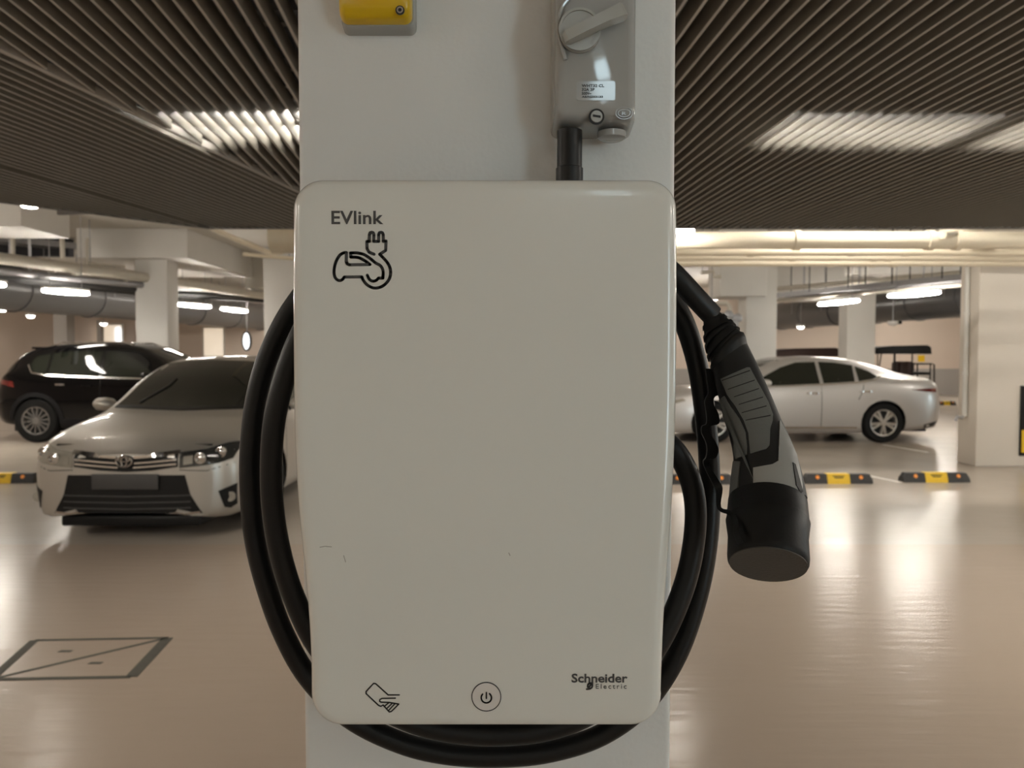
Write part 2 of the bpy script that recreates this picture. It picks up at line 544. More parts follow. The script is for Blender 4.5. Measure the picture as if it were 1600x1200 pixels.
# tubes lying above the slats
def cove_lamp(xa, xb, Y, label):
    t = thing('cove_lamp', ((xa + xb) / 2, Y, FZ + SH), label, 'lamp', 'lamps above the ceiling slats')
    zb = FZ + SH
    MB().box((xa, Y - 0.26, zb + 0.11), (xb, Y + 0.26, zb + 0.13)).box((xa, Y - 0.26, zb), (xb, Y - 0.24, zb + 0.13)).box((xa, Y + 0.24, zb), (xb, Y + 0.26, zb + 0.13)).obj('housing', 'lamp_housing', t, smooth=0)
    MB().box((xa, Y - 0.045, zb), (xb, Y + 0.045, zb + 0.03)).obj('spine', 'slat_carrier', t, smooth=0)
    for s in (-1, 1):
        MB().cyl((xa + 0.02, Y + s * 0.14, zb + 0.05), (xb - 0.02, Y + s * 0.14, zb + 0.05), 0.016, 6).obj('tube', 'cove_tube', t)
        for x in (xa + 0.03, xb - 0.03):
            MB().box((x - 0.015, Y + s * 0.14 - 0.01, zb + 0.03), (x + 0.015, Y + s * 0.14 + 0.01, zb + 0.11)).obj('holder', 'lamp_housing', t, smooth=0)


cove_lamp(1.46, 2.68, 4.66, 'fluorescent lamp above the slats at the right of the column')
cove_lamp(2.80, 4.02, 4.66, 'fluorescent lamp above the slats nearest the right edge')
cove_lamp(-1.98, -0.76, 4.66, 'fluorescent lamp above the slats beside the left edge of the column')


# ---- other columns and beams
def column(px0, px1, Y, depth, ztop, label, name='column', m='paint_white'):
    xa, xb = at(px0, 555, Y).x, at(px1, 555, Y).x
    return struct(MB().box((xa, Y, 0), (xb, Y + depth, ztop), 0.01).obj(name, m), label), xa, xb


c, xa, xb = column(213, 263, 15.2, 0.5, SLAB, 'white square column behind the black car')
# drop beam over it
za, zb = at(250, 403, 14.9).z, SLAB
bm_x0, bm_x1 = at(120, 403, 14.9).x, at(293, 403, 14.9).x
struct(MB().box((bm_x0, 14.9, za), (bm_x1, 18.6, zb), 0.01).obj('beam', 'paint_white'), 'deep white beam over the column behind the black car')
bmr, xa2, xb2 = column(1165, 1213, 15.2, 0.55, SLAB, 'white square column behind the silver sedan')
za2 = at(1160, 463, 15.0).z
struct(MB().box((at(1125, 460, 15.0).x, 15.0, za2), (at(1198, 460, 15.0).x, 15.9, SLAB), 0.01).obj('beam', 'paint_white'), 'white drop beam over the column behind the silver sedan')
column(1323, 1367, 19.0, 0.5, SLAB, 'beige column in front of the buggies')
column(413, 470, 17.5, 0.6, SLAB, 'pale column beside the coiled cable')
# near right column
rc, rx0, rx1 = column(1528, 1720, 10.05, 0.42, SLAB, 'broad pale column at the right edge', m='paint_beige')
MB().box((at(1596, 600, 10.03).x, 10.02, at(1596, 712, 10.03).z), (at(1640, 600, 10.03).x, 10.05, at(1596, 603, 10.03).z)).obj('sign_panel', 'trim_black', rc, smooth=0)
MB().box((at(1598, 600, 10.02).x, 10.012, at(1596, 707, 10.02).z), (at(1640, 600, 10.02).x, 10.02, at(1596, 672, 10.02).z)).obj('sign_stripe', 'stop_yellow', rc, smooth=0)
pp = thing('drain_pipe', (rx0 - 0.035, 10.26, at(1513, 650, 10.26).z), 'thin white downpipe fixed to the broad pale column', 'pipe')
MB().cyl((rx0 - 0.035, 10.26, at(1513, 650, 10.26).z), (rx0 - 0.035, 10.26, 2.9), 0.03, 12).obj('pipe', 'paint_white', pp)
p0 = Vector((rx0 - 0.035, 10.26, at(1513, 650, 10.26).z))
MB().tube([p0 + Vector((0, 0, 0.02)), p0 + Vector((-0.03, 0, -0.02)), p0 + Vector((-0.09, 0, -0.01)), p0 + Vector((-0.12, 0, -0.06))], 0.022, 8).obj('outlet_elbow', 'tray_metal', pp)
for z in (1.2, 2.0):
    MB().box((rx0 - 0.075, 10.24, z), (rx0, 10.28, z + 0.03)).obj('bracket', 'paint_white', pp, smooth=0)


# ---- lamps in the bays
def bay_lamp(pa, pb, label, w=0.16, hang=SLAB, rodz=None, group='batten lamps over the bays'):
    pa, pb = Vector(pa), Vector(pb)
    mid = (pa + pb) / 2; d = (pb - pa).normalized(); nrm = Vector((d.y, -d.x, 0))
    t = thing('batten_lamp', mid, label, 'lamp', group)
    L = (pb - pa).length / 2
    MB().obox(mid + Vector((0, 0, 0.045)), d * L, nrm * w * 0.38, (0, 0, 0.02)).obj('housing', 'lamp_housing', t, smooth=0)
    prof = []
    for s_ in (-1, -0.93, 0, 0.93, 1):
        k = max(0.25, (1 - abs(s_) ** 8)) ** 0.5
        c_ = mid + d * L * s_
        prof.append([c_ + nrm * (w / 2 * k * math.cos(a)) + Vector((0, 0, 0.045 * k * math.sin(a) - 0.01)) for a in [2 * PI * j / 8 for j in range(8)]])
    MB().loft(prof).obj('diffuser', 'lamp_diffuser', t)
    for s_ in (-0.7, 0.7):
        c_ = mid + d * L * s_
        MB().cyl(c_ + Vector((0, 0, 0.06)), (c_.x, c_.y, hang), 0.008, 6).obj('hanger_rod', 'tray_metal', t)
    return t


LZ = 2.56


def zpt(px, py, z): return on_floor(px, py, z)


bay_lamp(zpt(67, 453, LZ), zpt(138, 458, LZ), 'bright batten lamp hanging over the black car roof')
bay_lamp(zpt(278, 475, LZ), zpt(328, 479, LZ), 'bright batten lamp just past the column behind the black car')
bay_lamp(zpt(347, 482, LZ), zpt(385, 486, LZ), 'small bright batten lamp closest to the coiled cable')
bay_lamp(zpt(-60, 436, LZ), zpt(6, 445, LZ), 'batten lamp cut by the left picture edge')
bay_lamp(zpt(1389, 462, LZ), zpt(1468, 456, LZ), 'long bright batten lamp near the broad pale column')
bay_lamp(zpt(1280, 475, LZ), zpt(1341, 469, LZ), 'bright batten lamp above the silver sedan')
qa, qb = at(34, 318, 8.3), at(64, 318.5, 8.3)
bay_lamp(qa, qb, 'small lamp at the left edge of the slat ceiling', w=0.10)
qa, qb = at(1045, 359, 8.25), at(1084, 359, 8.25)
bay_lamp(qa, qb, 'small lamp peeking out beside the charger top corner', w=0.10)
# extra lamps added to brighten floor, walls, pipes and charger, mostly out of view
n_ = 0
for x, y, z, lab in ((-6.2, -3.0, 3.2, 'added fill lamp behind the viewer on the left'),
                     (-4.6, 1.3, 2.66, 'added fill lamp under the slats beside the viewer on the left'), (4.5, 1.3, 2.66, 'added fill lamp under the slats beside the viewer on the right'),
                     (-7.4, 4.2, 2.66, 'added fill lamp over the aisle far left'), (6.4, 4.4, 2.66, 'added fill lamp over the aisle far right'),
                     (6.2, -3.4, 3.2, 'added fill lamp behind the viewer on the right'), (3.9, 8.15, 3.82, 'added fill lamp above the cream pipes, out of view'), (-9.5, 9.5, 3.2, 'added fill lamp over the bay left of the silver saloon'), (10.5, 8.0, 3.2, 'added fill lamp over the bay right of the broad pale column'),
                     (0.0, 11.0, 3.2, 'added fill lamp hidden behind the column'), (0.3, 18.0, 3.2, 'added fill lamp deep behind the column'),
                     (11.2, 23.5, 3.2, 'added fill lamp over the buggies'), (-7.2, 24.6, 3.2, 'added fill lamp by the end wall on the left'),
                     (9.0, 5.6, 2.66, 'added fill lamp over the lane beside the broad pale column'), (6.0, 25.0, 3.2, 'added fill lamp by the end wall over the sedan roof'),
                     (14.0, 25.0, 3.2, 'added fill lamp by the end wall on the right'), (-4.5, 25.0, 3.2, 'added fill lamp by the end wall beside the lit window'),
                     (-13.4, 18.2, 3.2, 'added fill lamp over the corner behind the black car'), (12.5, 15.0, 3.2, 'added fill lamp over the lane behind the broad pale column')):
    bay_lamp((x - 0.65, y, z), (x + 0.65, y, z), lab, w=0.2)


# ---- round ducts over the bays
def duct(pa, pb, r, label):
    pa, pb = Vector(pa), Vector(pb)
    d = (pb - pa).normalized(); nrm = Vector((d.y, -d.x, 0))
    t = thing('air_duct', (pa + pb) / 2, label, 'duct')
    n = 6
    for i in range(n):
        a, b = pa.lerp(pb, i / n), pa.lerp(pb, (i + 1) / n)
        MB().cyl(a, b, r, 32).obj('duct_section', 'duct_grey', t)
        MB().lathe(b, d, [(r, -0.02), (r + 0.025, -0.02), (r + 0.025, 0.02), (r, 0.02)], 32, False).obj('flange', 'duct_grey', t)
        for s in (-1, 1):
            c_ = a + nrm * s * (r + 0.02) + d * 0.3
            MB().cyl((c_.x, c_.y, c_.z), (c_.x, c_.y, SLAB), 0.01, 6).obj('hanger_rod', 'tray_metal', t)


R = 0.46
la, lb = on_floor(-120, 474, 2.37), on_floor(415, 515, 2.37)
duct(la + Vector((-0.2, 0, R)), lb + Vector((-0.2, 0, R)), R, 'big grey round duct over the black car')
ra, rb = on_floor(1600, 488.5, 2.37), on_floor(1214, 514.5, 2.37)
duct(ra + Vector((0.2, 0, R)), rb + Vector((0.2, 0, R)), R, 'big grey round duct over the silver sedan')


# ---- pipes on the left, above the lamps
def pipe(pts, r, name, m, label, cat='pipe', flanges=(), hang=None, n=16):
    pts = [Vector(p) for p in pts]
    t = thing(name, pts[0], label, cat)
    MB().tube(pts, r, n).obj('pipe', m, t)
    d = (pts[-1] - pts[0])
    for f in flanges:
        c_ = pts[0] + d * f
        MB().lathe(c_, d, [(r, -0.035), (r + r * 0.18, -0.035), (r + r * 0.18, 0.035), (r, 0.035)], n, False).obj('coupling', m, t)
    if hang:
        for f in hang:
            c_ = pts[0] + d * f
            MB().cyl(c_ + Vector((0, 0, r)), (c_.x, c_.y, SLAB), 0.01, 6).obj('hanger_rod', 'tray_metal', t)
    return t


pipe([at(-60, 396, 11.6), at(215, 432, 15.0), at(420, 463, 19.5)], 0.095, 'water_pipe', 'pipe_pale', 'pale jointed pipe above the lamps over the black car', flanges=(0.2, 0.26, 0.4, 0.62), hang=(0.1, 0.3))
for i, (ya, yb, r, m, lab) in enumerate(((428, 445, 0.06, 'tray_metal', 'grey conduit just under the pale jointed pipe'),
                                         (434, 452, 0.07, 'tray_dark', 'dark conduit second below the pale jointed pipe'),
                                         (440, 458, 0.045, 'tray_dark', 'thin dark conduit over the batten lamps'))):
    pipe([at(-60, ya - 10, 11.8 + i * 0.2), at(215, yb, 15.1 + i * 0.2), at(420, yb + 13, 19.6)], r, 'conduit', m, lab, hang=(0.15,), n=10)
# dark cable tray beyond the pale pipe
for i, (pa, pb, lab) in enumerate(((at(-60, 372, 13.6), at(105, 388, 16.4), 'dark cable tray above the pale jointed pipe'),)):
    t = thing('cable_tray', pa, lab, 'cable tray')
    d = (pb - pa).normalized(); nrm = Vector((d.y, -d.x, 0)).normalized()
    MB().obox((pa + pb) / 2, (pb - pa) / 2, nrm * 0.3, (0, 0, 0.02)).obj('tray_bed', 'tray_dark', t, smooth=0)
    for s in (-1, 1):
        MB().obox((pa + pb) / 2 + nrm * 0.3 * s + Vector((0, 0, 0.04)), (pb - pa) / 2, nrm * 0.008, (0, 0, 0.06)).obj('side_rail', 'tray_metal', t, smooth=0)
    for f in (0.3, 0.8):
        c_ = pa.lerp(pb, f)
        MB().cyl(c_ + nrm * 0.31, Vector((c_.x, c_.y, SLAB)) + nrm * 0.31, 0.012, 6).obj('hanger_rod', 'tray_metal', t)
pipe([at(136, 372, 13.9), at(136, 411, 13.9), at(195, 417, 15.0)], 0.028, 'drain_pipe', 'pipe_pale', 'thin bent pipe beside the deep white beam', n=8)
pipe([at(97, 372, 13.2), at(98, 404, 13.2)], 0.04, 'drain_pipe', 'pipe_pale', 'short upright pipe between the beam and the pale jointed pipe', n=8)
pipe([at(19, 345, 12.6), at(19, 398, 12.6)], 0.045, 'drain_pipe', 'pipe_pale', 'short upright pipe near the left picture edge', n=8)
struct(MB().box((at(-90, 330, 11.0).x, 11.0, at(0, 353, 11.0).z), (at(33, 330, 11.0).x, 12.2, SLAB), 0.01).obj('beam', 'paint_white'), 'white beam end at the upper left picture edge')
struct(MB().box((-14.0, 16.2, at(60, 400, 16.2).z), (at(107, 380, 16.2).x, 16.4, SLAB)).obj('beam', 'plenum_dark', smooth=0), 'dark panel standing for the shaded recess between the beams')  # solid dark box painted as the shade between the beams

# ---- cream pipes on the right, just past the slat ceiling
zc = (at(1300, 362, 8.7).z + at(1300, 389, 8.7).z) / 2
pr = (at(1300, 362, 8.7).z - at(1300, 389, 8.7).z) / 2
pipe([(-1.2, 8.7, zc), (7.6, 8.7, zc)], pr, 'water_pipe', 'pipe_cream', 'thick cream pipe running along the slat ceiling edge', flanges=(0.50, 0.67, 0.705), hang=(0.2, 0.6), n=28)
for i, (py, Y, r, lab) in enumerate(((394, 9.0, 0.045, 'cream pipe directly under the thick cream pipe'),
                                     (402, 9.2, 0.045, 'cream pipe third from the slat ceiling edge'),
                                     (410, 9.4, 0.05, 'lowest cream pipe over the broad pale column'))):
    z = at(1300, py, Y).z
    t = pipe([(-1.0 + 0.2 * i, Y, z), (8.0, Y, z)], r, 'water_pipe', 'pipe_cream', lab, flanges=(0.42 + 0.05 * i, 0.55 + 0.03 * i, 0.62 - 0.02 * i), hang=(0.25, 0.7), n=14)
pipe([at(1472, 366, 8.55), at(1530, 362, 8.9)], 0.05, 'water_pipe', 'pipe_cream', 'short slanting cream branch pipe', n=12)
# left end of the cream run: slanting pipe and elbow
pipe([at(329, 355, 8.6), at(353, 367, 9.1), at(420, 395, 10.6), at(440, 394, 10.7), at(452, 380, 10.7)], 0.035, 'water_pipe', 'pipe_cream', 'slanting cream pipe with an elbow beside the charger top', n=10, hang=(0.0,))
pipe([at(380, 397, 12.0), at(470, 405, 12.0)], 0.03, 'water_pipe', 'pipe_cream', 'thin cream pipe low beside the charger top', n=8, hang=(0.8,))
pipe([at(425, 372, 10.2), at(470, 372, 10.2)], 0.2, 'water_pipe', 'pipe_cream', 'wide cream pipe end beside the charger top', n=20, hang=(0.8,))
# soffit box right of the deep beam
struct(MB().box((at(382, 400, 18.7).x, 18.7, at(400, 450, 18.7).z), (-1.0, 19.2, SLAB)).obj('beam', 'paint_soffit', smooth=0), 'beige cross beam beside the charger')

# ---- right: services behind the sedan
t = thing('cable_tray', at(1290, 440, 14.5), 'light cable tray with hangers over the long batten lamp', 'cable tray')
pa, pb = on_floor(1215, 463, 2.78), on_floor(1530, 432, 2.78)
d = (pb - pa).normalized(); nrm = Vector((d.y, -d.x, 0)).normalized()
for s in (-1, 1):
    MB().obox((pa + pb) / 2 + nrm * s * 0.22, (pb - pa) / 2, nrm * 0.012, (0, 0, 0.05)).obj('side_rail', 'tray_metal', t, smooth=0)
for k in range(14):
    c_ = pa.lerp(pb, (k + 0.5) / 14)
    MB().obox(c_, nrm * 0.22, d * 0.02, (0, 0, 0.012)).obj('rung', 'tray_metal', t, smooth=0)
    if k % 3 == 0:
        for s in (-1, 1):
            MB().cyl(c_ + nrm * 0.23 * s, Vector((c_.x, c_.y, SLAB)) + nrm * 0.23 * s, 0.012, 6).obj('hanger_rod', 'tray_dark', t)
for py0, py1, z, r, lab in ((452, 425, 2.95, 0.05, 'pale conduit above the light cable tray'), (470, 444, 2.70, 0.035, 'grey conduit below the light cable tray')):
    pipe([on_floor(1205, py0, z), on_floor(1520, py1, z)], r, 'conduit', 'pipe_pale', lab, hang=(0.2, 0.5, 0.8), n=10)
struct(MB().box((at(1335, 420, 16.5).x, 16.5, at(1400, 428, 16.5).z), (14.0, 17.0, SLAB)).obj('beam', 'paint_white', smooth=0), 'white cross beam over the silver sedan')
struct(MB().box((at(1200, 430, 18.0).x, 18.0, at(1250, 470, 18.0).z), (at(1330, 430, 18.0).x, 18.5, SLAB)).obj('beam', 'paint_white', smooth=0), 'white cross beam beside the column behind the silver sedan')
# valve cluster left of the sedan column
t = thing('valve_set', at(1140, 490, 15.0), 'grey pipe valves beside the column behind the silver sedan', 'valves')
MB().tube([at(1080, 472, 15.0), at(1135, 474, 15.0), at(1140, 480, 15.0), at(1140, 510, 15.0)], 0.05, 10).obj('pipe', 'pipe_pale', t)
MB().tube([at(1100, 490, 15.0), at(1148, 495, 15.0), at(1150, 540, 15.0)], 0.06, 10).obj('pipe', 'tray_metal', t)
MB().cyl(at(1112, 472, 15.0), (at(1112, 472, 15.0).x, at(1112, 472, 15.0).y, SLAB), 0.012, 6).obj('hanger_rod', 'tray_metal', t)
for p in ((1138, 492), (1152, 497), (1146, 505)):
    MB().lathe(at(p[0], p[1], 14.95), (0, -1, 0), [(0.0, 0), (0.09, 0), (0.09, 0.03), (0.03, 0.05), (0.0, 0.05)], 14).obj('valve_wheel', 'tray_metal', t)
pipe([at(1096, 426, 14.6), at(1114, 424, 14.6), at(1116, 432, 14.6), at(1126, 432, 14.6)], 0.04, 'drain_pipe', 'pipe_pale', 'short white bent pipe at the drop beam corner', n=10, hang=(0.05,))


# ---- far wall fittings
def wall_patch(px0, py0, px1, py1, Y, m, name, label, cat, thick=0.06, frame=None):
    a, b = at(px0, py1, Y), at(px1, py0, Y)
    o = MB().box((a.x, Y, a.z), (b.x, Y + thick, b.z)).obj(name, m, None, smooth=0)
    tag(o, label, cat)
    if frame:
        MB().box((a.x - 0.06, Y + 0.01, a.z - 0.06), (b.x + 0.06, Y + thick, b.z + 0.06)).obj('surround', frame, o, smooth=0)
    return o


struct(MB().box((at(-60, 500, 24).x, 24.0, 0), (at(25, 500, 24).x, 24.3, SLAB)).obj('wall_left', 'paint_white', smooth=0), 'bright white wall piece at the left picture edge')
struct(MB().box((at(83, 500, 22).x, 22.0, 0), (at(104, 500, 22).x, 22.4, SLAB)).obj('column', 'paint_dado', smooth=0), 'narrow grey column beyond the black car')
struct(MB().box((at(151, 500, 25.6).x, 25.6, 0), (at(157, 500, 25.6).x, 25.8, 2.6)).obj('column', 'paint_dado', smooth=0), 'thin door post beyond the black car')
wall_patch(158, 508, 189, 560, 27.9, 'lit_panel', 'lobby_window', 'lit doorway beyond the black car', 'doorway', frame='paint_white')
wall_patch(181, 512, 186, 548, 27.8, 'sign_lit', 'wall_lamp', 'upright strip lamp in the lit doorway', 'lamp')
wall_patch(319, 513, 348, 556, 27.9, 'lit_panel', 'lobby_window', 'lit window to a lobby between the two cars', 'window', frame='paint_white')
s0 = at(385, 533, 24.0)
t = thing('hanging_sign', s0, 'small oval lit sign with a dark rim near the coiled cable', 'sign')
rw, rh = 0.10, 0.26
MB().prism([(s0.x + (rw + .05) * math.cos(a), s0.y, s0.z + (rh + .05) * math.sin(a)) for a in [2 * PI * k / 24 for k in range(24)]], (0, 0.08, 0)).obj('rim', 'trim_black', t)
MB().prism([(s0.x + rw * math.cos(a), s0.y - 0.015, s0.z + rh * math.sin(a)) for a in [2 * PI * k / 24 for k in range(24)]], (0, 0.02, 0)).obj('face', 'sign_lit', t)
MB().cyl((s0.x, s0.y + 0.04, s0.z + 0.2), (s0.x, s0.y + 0.04, SLAB), 0.02, 8).obj('rod', 'tray_metal', t)
for px, py, Y, lab in ((162, 507, 25.0, 'small round downlight by the lit doorway'), (48, 495, 22.0, 'small round downlight over the black car tail'),
                       (1251, 512, 24.0, 'small round downlight over the brown buggy roof'), (4, 485, 20, 'small round downlight at the left picture edge')):
    p = at(px, py, Y)
    t = thing('downlight', p, lab, 'lamp', 'small round downlights')
    MB().lathe(p, (0, 0, 1), [(0.0, -0.04), (0.07, -0.03), (0.11, 0.03), (0.0, 0.04)], 16).obj('bulb', 'downlight_glow', t)
    MB().lathe(p, (0, 0, 1), [(0.13, 0.03), (0.13, 0.10), (0.0, 0.10)], 16, False).obj('rim', 'lamp_housing', t)
    MB().cyl(p + Vector((0, 0, 0.1)), (p.x, p.y, SLAB), 0.01, 6).obj('rod', 'tray_metal', t)
for px, py, lab in ((1326, 556, 'small yellow notice left of the beige column'), (1440, 560, 'small yellow notice behind the black buggy')):
    wall_patch(px - 5, py - 5, px + 5, py + 5, 27.95, 'stop_yellow', 'notice', lab, 'sign', 0.04)
# camera-like fitting under the right duct
p = at(1395, 505, 18.5)
t = thing('security_camera', p, 'small dark ceiling camera under the duct by the beige column', 'camera')
MB().lathe(p, (0, 0, -1), [(0.0, -0.05), (0.12, -0.05), (0.12, 0.0), (0.07, 0.05), (0, 0.07)], 16).obj('dome', 'lamp_housing', t)
MB().box((p.x + 0.1, p.y - 0.05, p.z - 0.02), (p.x + 0.2, p.y + 0.05, p.z + 0.06), 0.01).obj('sensor', 'trim_black', t)
MB().cyl(p + Vector((0, 0, 0.05)), (p.x, p.y, SLAB), 0.015, 6).obj('rod', 'tray_metal', t)


# ---- floor: access cover, bay lines, wheel stops
fc = thing('access_cover', (-2.10, 3.69, 0), 'square floor access cover with dark grooves and a diagonal joint', 'floor hatch')
c0, c1, c2, c3 = on_floor(-14, 1062), on_floor(205, 1058), on_floor(262, 997), on_floor(54, 1001)


def strip(a, b, w, z=0.002):
    d = (b - a).normalized(); n = Vector((-d.y, d.x, 0)) * w / 2
    return MB().prism([a + n, b + n, b - n, a - n], (0, 0, z))


MB().prism([c0, c1, c2, c3], (0, 0, 0.0012)).obj('cover_plate', 'floor_epoxy', fc, smooth=0)
for a, b, w in ((c0, c1, 0.028), (c1, c2, 0.055), (c2, c3, 0.026), (c3, c0, 0.045), (c0, c2, 0.024)):
    strip(a, b, w, 0.0024).obj('groove', 'groove_dark', fc, smooth=0)
for px, py in ((102, 1018), (149, 1036.5)):
    p = on_floor(px, py)
    MB().prism([(p.x - 0.032, p.y - 0.012, 0), (p.x + 0.030, p.y - 0.012, 0), (p.x + 0.034, p.y + 0.012, 0), (p.x - 0.026, p.y + 0.012, 0)], (0, 0, 0.0026)).obj('lifting_hole', 'groove_dark', fc, smooth=0)


def bay_line(a, b, w, label):
    o = strip(Vector(a), Vector(b), w, 0.002).obj('trim_1', 'line_paint', None, smooth=0)
    struct(o, label)


bay_line(on_floor(1345, 741), on_floor(1407, 754), 0.07, 'pale bay line between the two wheel stops')
bay_line(on_floor(1380, 695), on_floor(1450, 707), 0.07, 'pale bay line behind the silver sedan')


def wheel_stop(px0, px1, py, label, scale=1.0):
    a, b = on_floor(px0, py), on_floor(px1, py)
    L, Y, cx = b.x - a.x, a.y, (a.x + b.x) / 2
    t = thing('wheel_stop', (cx, Y + 0.07, 0), label, 'wheel stop', 'rubber wheel stops on the floor')
    hw, ht, top = 0.075 * scale, 0.105 * scale, 0.042 * scale
    def sec(x, g=0.0, e=1.0): return [(x, Y + 0.07 - hw - g, 0.0), (x, Y + 0.07 - hw * 0.9 - g, ht * 0.35), (x, Y + 0.07 - top - g, ht * e + g), (x, Y + 0.07 + top + g, ht * e + g), (x, Y + 0.07 + hw * 0.9 + g, ht * 0.35), (x, Y + 0.07 + hw + g, 0.0)]
    x0, x1 = a.x, b.x
    MB().loft([sec(x0, 0, 0.6), sec(x0 + 0.03, 0, 1), sec(x1 - 0.03, 0, 1), sec(x1, 0, 0.6)]).obj('rubber_block', 'rubber_black', t, smooth=20)
    yb = MB().loft([sec(cx - L * 0.175, 0.004), sec(cx + L * 0.16, 0.004)]).obj('yellow_band', 'stop_yellow', t, smooth=20)
    for r, (dz, wd) in enumerate(((0.085, 0.13), (0.068, 0.10))):
        yy = Y + 0.07 - hw * 0.9 - 0.004 + (dz * scale - ht * 0.35) / (ht * 0.65) * (hw * 0.9 - top)
        MB().box((cx - L * wd * 0.7, yy - 0.003, dz * scale - 0.006), (cx + L * wd * 0.6, yy + 0.004, dz * scale + 0.004)).obj('printed_line', 'ink_black', yb, smooth=0)
    for s in (-0.32, 0.33):
        xx = cx + L * s
        yy = Y + 0.07 - (hw * 0.9 + top) / 2
        MB().lathe((xx, yy, ht * 0.68), Vector((0, -0.9, 0.45)), [(0.0, -0.01), (0.024, -0.01), (0.022, 0.006), (0.0, 0.008)], 12).obj('reflector', 'reflector_orange', t)


wheel_stop(1259, 1364, 756, 'black wheel stop with yellow middle beside the hanging plug')
wheel_stop(1413, 1516, 754, 'black wheel stop with yellow middle in front of the broad pale column')
wheel_stop(1040, 1146, 757, 'black wheel stop partly hidden behind the coiled cable and plug')
wheel_stop(-52, 52, 755, 'black and yellow wheel stop beside the silver car at the left picture edge')
a_ = on_floor(1467, 633)
wheel_stop(1466, 1494, 633, 'far dark wheel stop at the foot of the end wall')

# ================================================================== CHARGER
PY = 0.65


def on_panel(px, py): return at(px, py, PY)


ch = thing('wall_charger', at(757, 1141, CY0), 'white electric car charger box with printed icons on the white column', 'car charger')
# outline of the cover, clockwise from the top
edge_l = [(453.5, 330), (453, 450), (454, 600), (456, 700), (462, 800), (471, 890), (478, 970), (481.5, 1040), (482, 1085)]
edge_r = [(1061, 330), (1061.5, 450), (1060.5, 600), (1058, 700), (1053, 800), (1046.5, 890), (1041, 970), (1038, 1040), (1036.5, 1085)]


def corner(cx, cy, rx, ry, a0, a1, n=9):
    return [(cx + rx * math.cos(math.radians(a0 + (a1 - a0) * k / n)), cy - ry * math.sin(math.radians(a0 + (a1 - a0) * k / n))) for k in range(n + 1)]


out = []
out += corner(1014, 324, 47, 47, 90, 0)
out += [tuple(p) for p in spline(edge_r, 4)][1:]
out += corner(987, 1090, 50, 50, 0, -90)
out += corner(534, 1090, 52, 50, -90, -180)
out += [tuple(p) for p in spline(edge_l, 4)][::-1][:-1]
out += corner(501, 324, 47.5, 47, 180, 90)
O2 = [on_panel(*p) for p in out]
cen = sum(O2, Vector()) / len(O2)


def inset(d, y):
    n = len(O2); r = []
    for i in range(n):
        t = O2[(i + 1) % n] - O2[i - 1]
        nn = Vector((t.z, 0, -t.x)).normalized()
        if nn.dot(cen - O2[i]) < 0: nn = -nn
        p = O2[i] + nn * d
        r.append(Vector((p.x, y, p.z)))
    return r


rings = [inset(0.012, 0.712), inset(0.003, 0.708), inset(0.0, 0.690), inset(0.0, 0.664), inset(0.0008, 0.658), inset(0.003, 0.6533), inset(0.006, 0.6510), inset(0.0105, PY + 0.0002), inset(0.016, PY)]
MB().loft(rings).obj('front_cover', 'charger_white', ch, smooth=50)
bk = [at(590, 410, 0.75), at(930, 1050, 0.75)]
MB().box((bk[0].x, 0.70, bk[1].z), (bk[1].x, CY0, bk[0].z), 0.01).obj('back_box', 'charger_grey', ch)

text_mb('EVlink', on_panel(518, 350.5), on_panel(599, 329.5), bold=0.018, spacing=1.02).obj('lettering', 'ink_grey', ch, smooth=0)


def zs(path, x0, y0, s): return [(x0 + x / s, y0 + y / s) for x, y in path]


def smooth_path(p, k=4): return [tuple(q) for q in spline(p, k)]


body_a = smooth_path([(310, 635), (275, 640), (230, 670), (185, 750), (165, 850), (175, 920), (205, 955), (240, 962), (270, 945), (285, 922)])
body_b = smooth_path([(490, 920), (512, 965), (552, 1012), (610, 1045), (670, 1050), (740, 1025), (800, 965), (828, 890), (820, 810), (780, 740), (700, 655)])
plug = [(700, 655), (770, 610), (775, 500), (742, 505), (742, 425), (732, 403), (715, 397), (697, 403), (688, 425), (688, 505), (630, 505), (632, 425), (624, 403), (607, 397), (588, 403), (580, 425), (580, 505), (550, 505), (552, 590), (575, 630), (635, 655)]
win_a = [(310, 635), (308, 740), (320, 768), (345, 778), (585, 775)]
win_b = smooth_path([(585, 775), (540, 740), (470, 700), (420, 690), (362, 688)])
win_c = [(362, 688), (360, 640)] + smooth_path([(360, 640), (440, 640), (520, 660), (590, 705), (650, 755), (710, 790), (740, 850), (738, 935)])
win_d = [(738, 935), (685, 935)] + smooth_path([(685, 935), (660, 960), (620, 970), (580, 950), (555, 900)])
px_m = PY / FPX
strokes([zs(p, 500, 310, 7.5) for p in (body_a, [(285, 922), (490, 920)], body_b, plug, win_a, win_b, win_c, win_d)], 4.7 * px_m, on_panel).obj('car_plug_icon', 'ink_grey', ch, smooth=0)
card = [(480, 318), (380, 318), (268, 217), (250, 215), (183, 288), (183, 306), (295, 412), (315, 420), (335, 408)]
hand = [(445, 347), (325, 350), (306, 360), (304, 375), (318, 383), (390, 385), (475, 400), (408, 466), (390, 470), (335, 408)]
strokes([zs(p, 540, 1030, 5.714) for p in (card, hand, [(385, 388), (345, 422)], [(415, 394), (365, 442)], [(440, 397), (385, 456)])], 2.0 * px_m, on_panel).obj('card_icon', 'ink_black', ch, smooth=0)
pc = on_panel(760, 1088.3)
bt = MB().lathe(pc, (0, -1, 0), [(0.0, -0.001), (22.6 * px_m, -0.001), (22.4 * px_m, 0.0005), (0.0, 0.0006)], 48).obj('power_button', 'button_face', ch)
MB().lathe(pc, (0, -1, 0), [(22.4 * px_m, 0.0), (22.4 * px_m, 0.0008), (23.6 * px_m, 0.0008), (23.6 * px_m, 0.0)], 48, False).obj('button_ring', 'ink_black', bt, smooth=0)
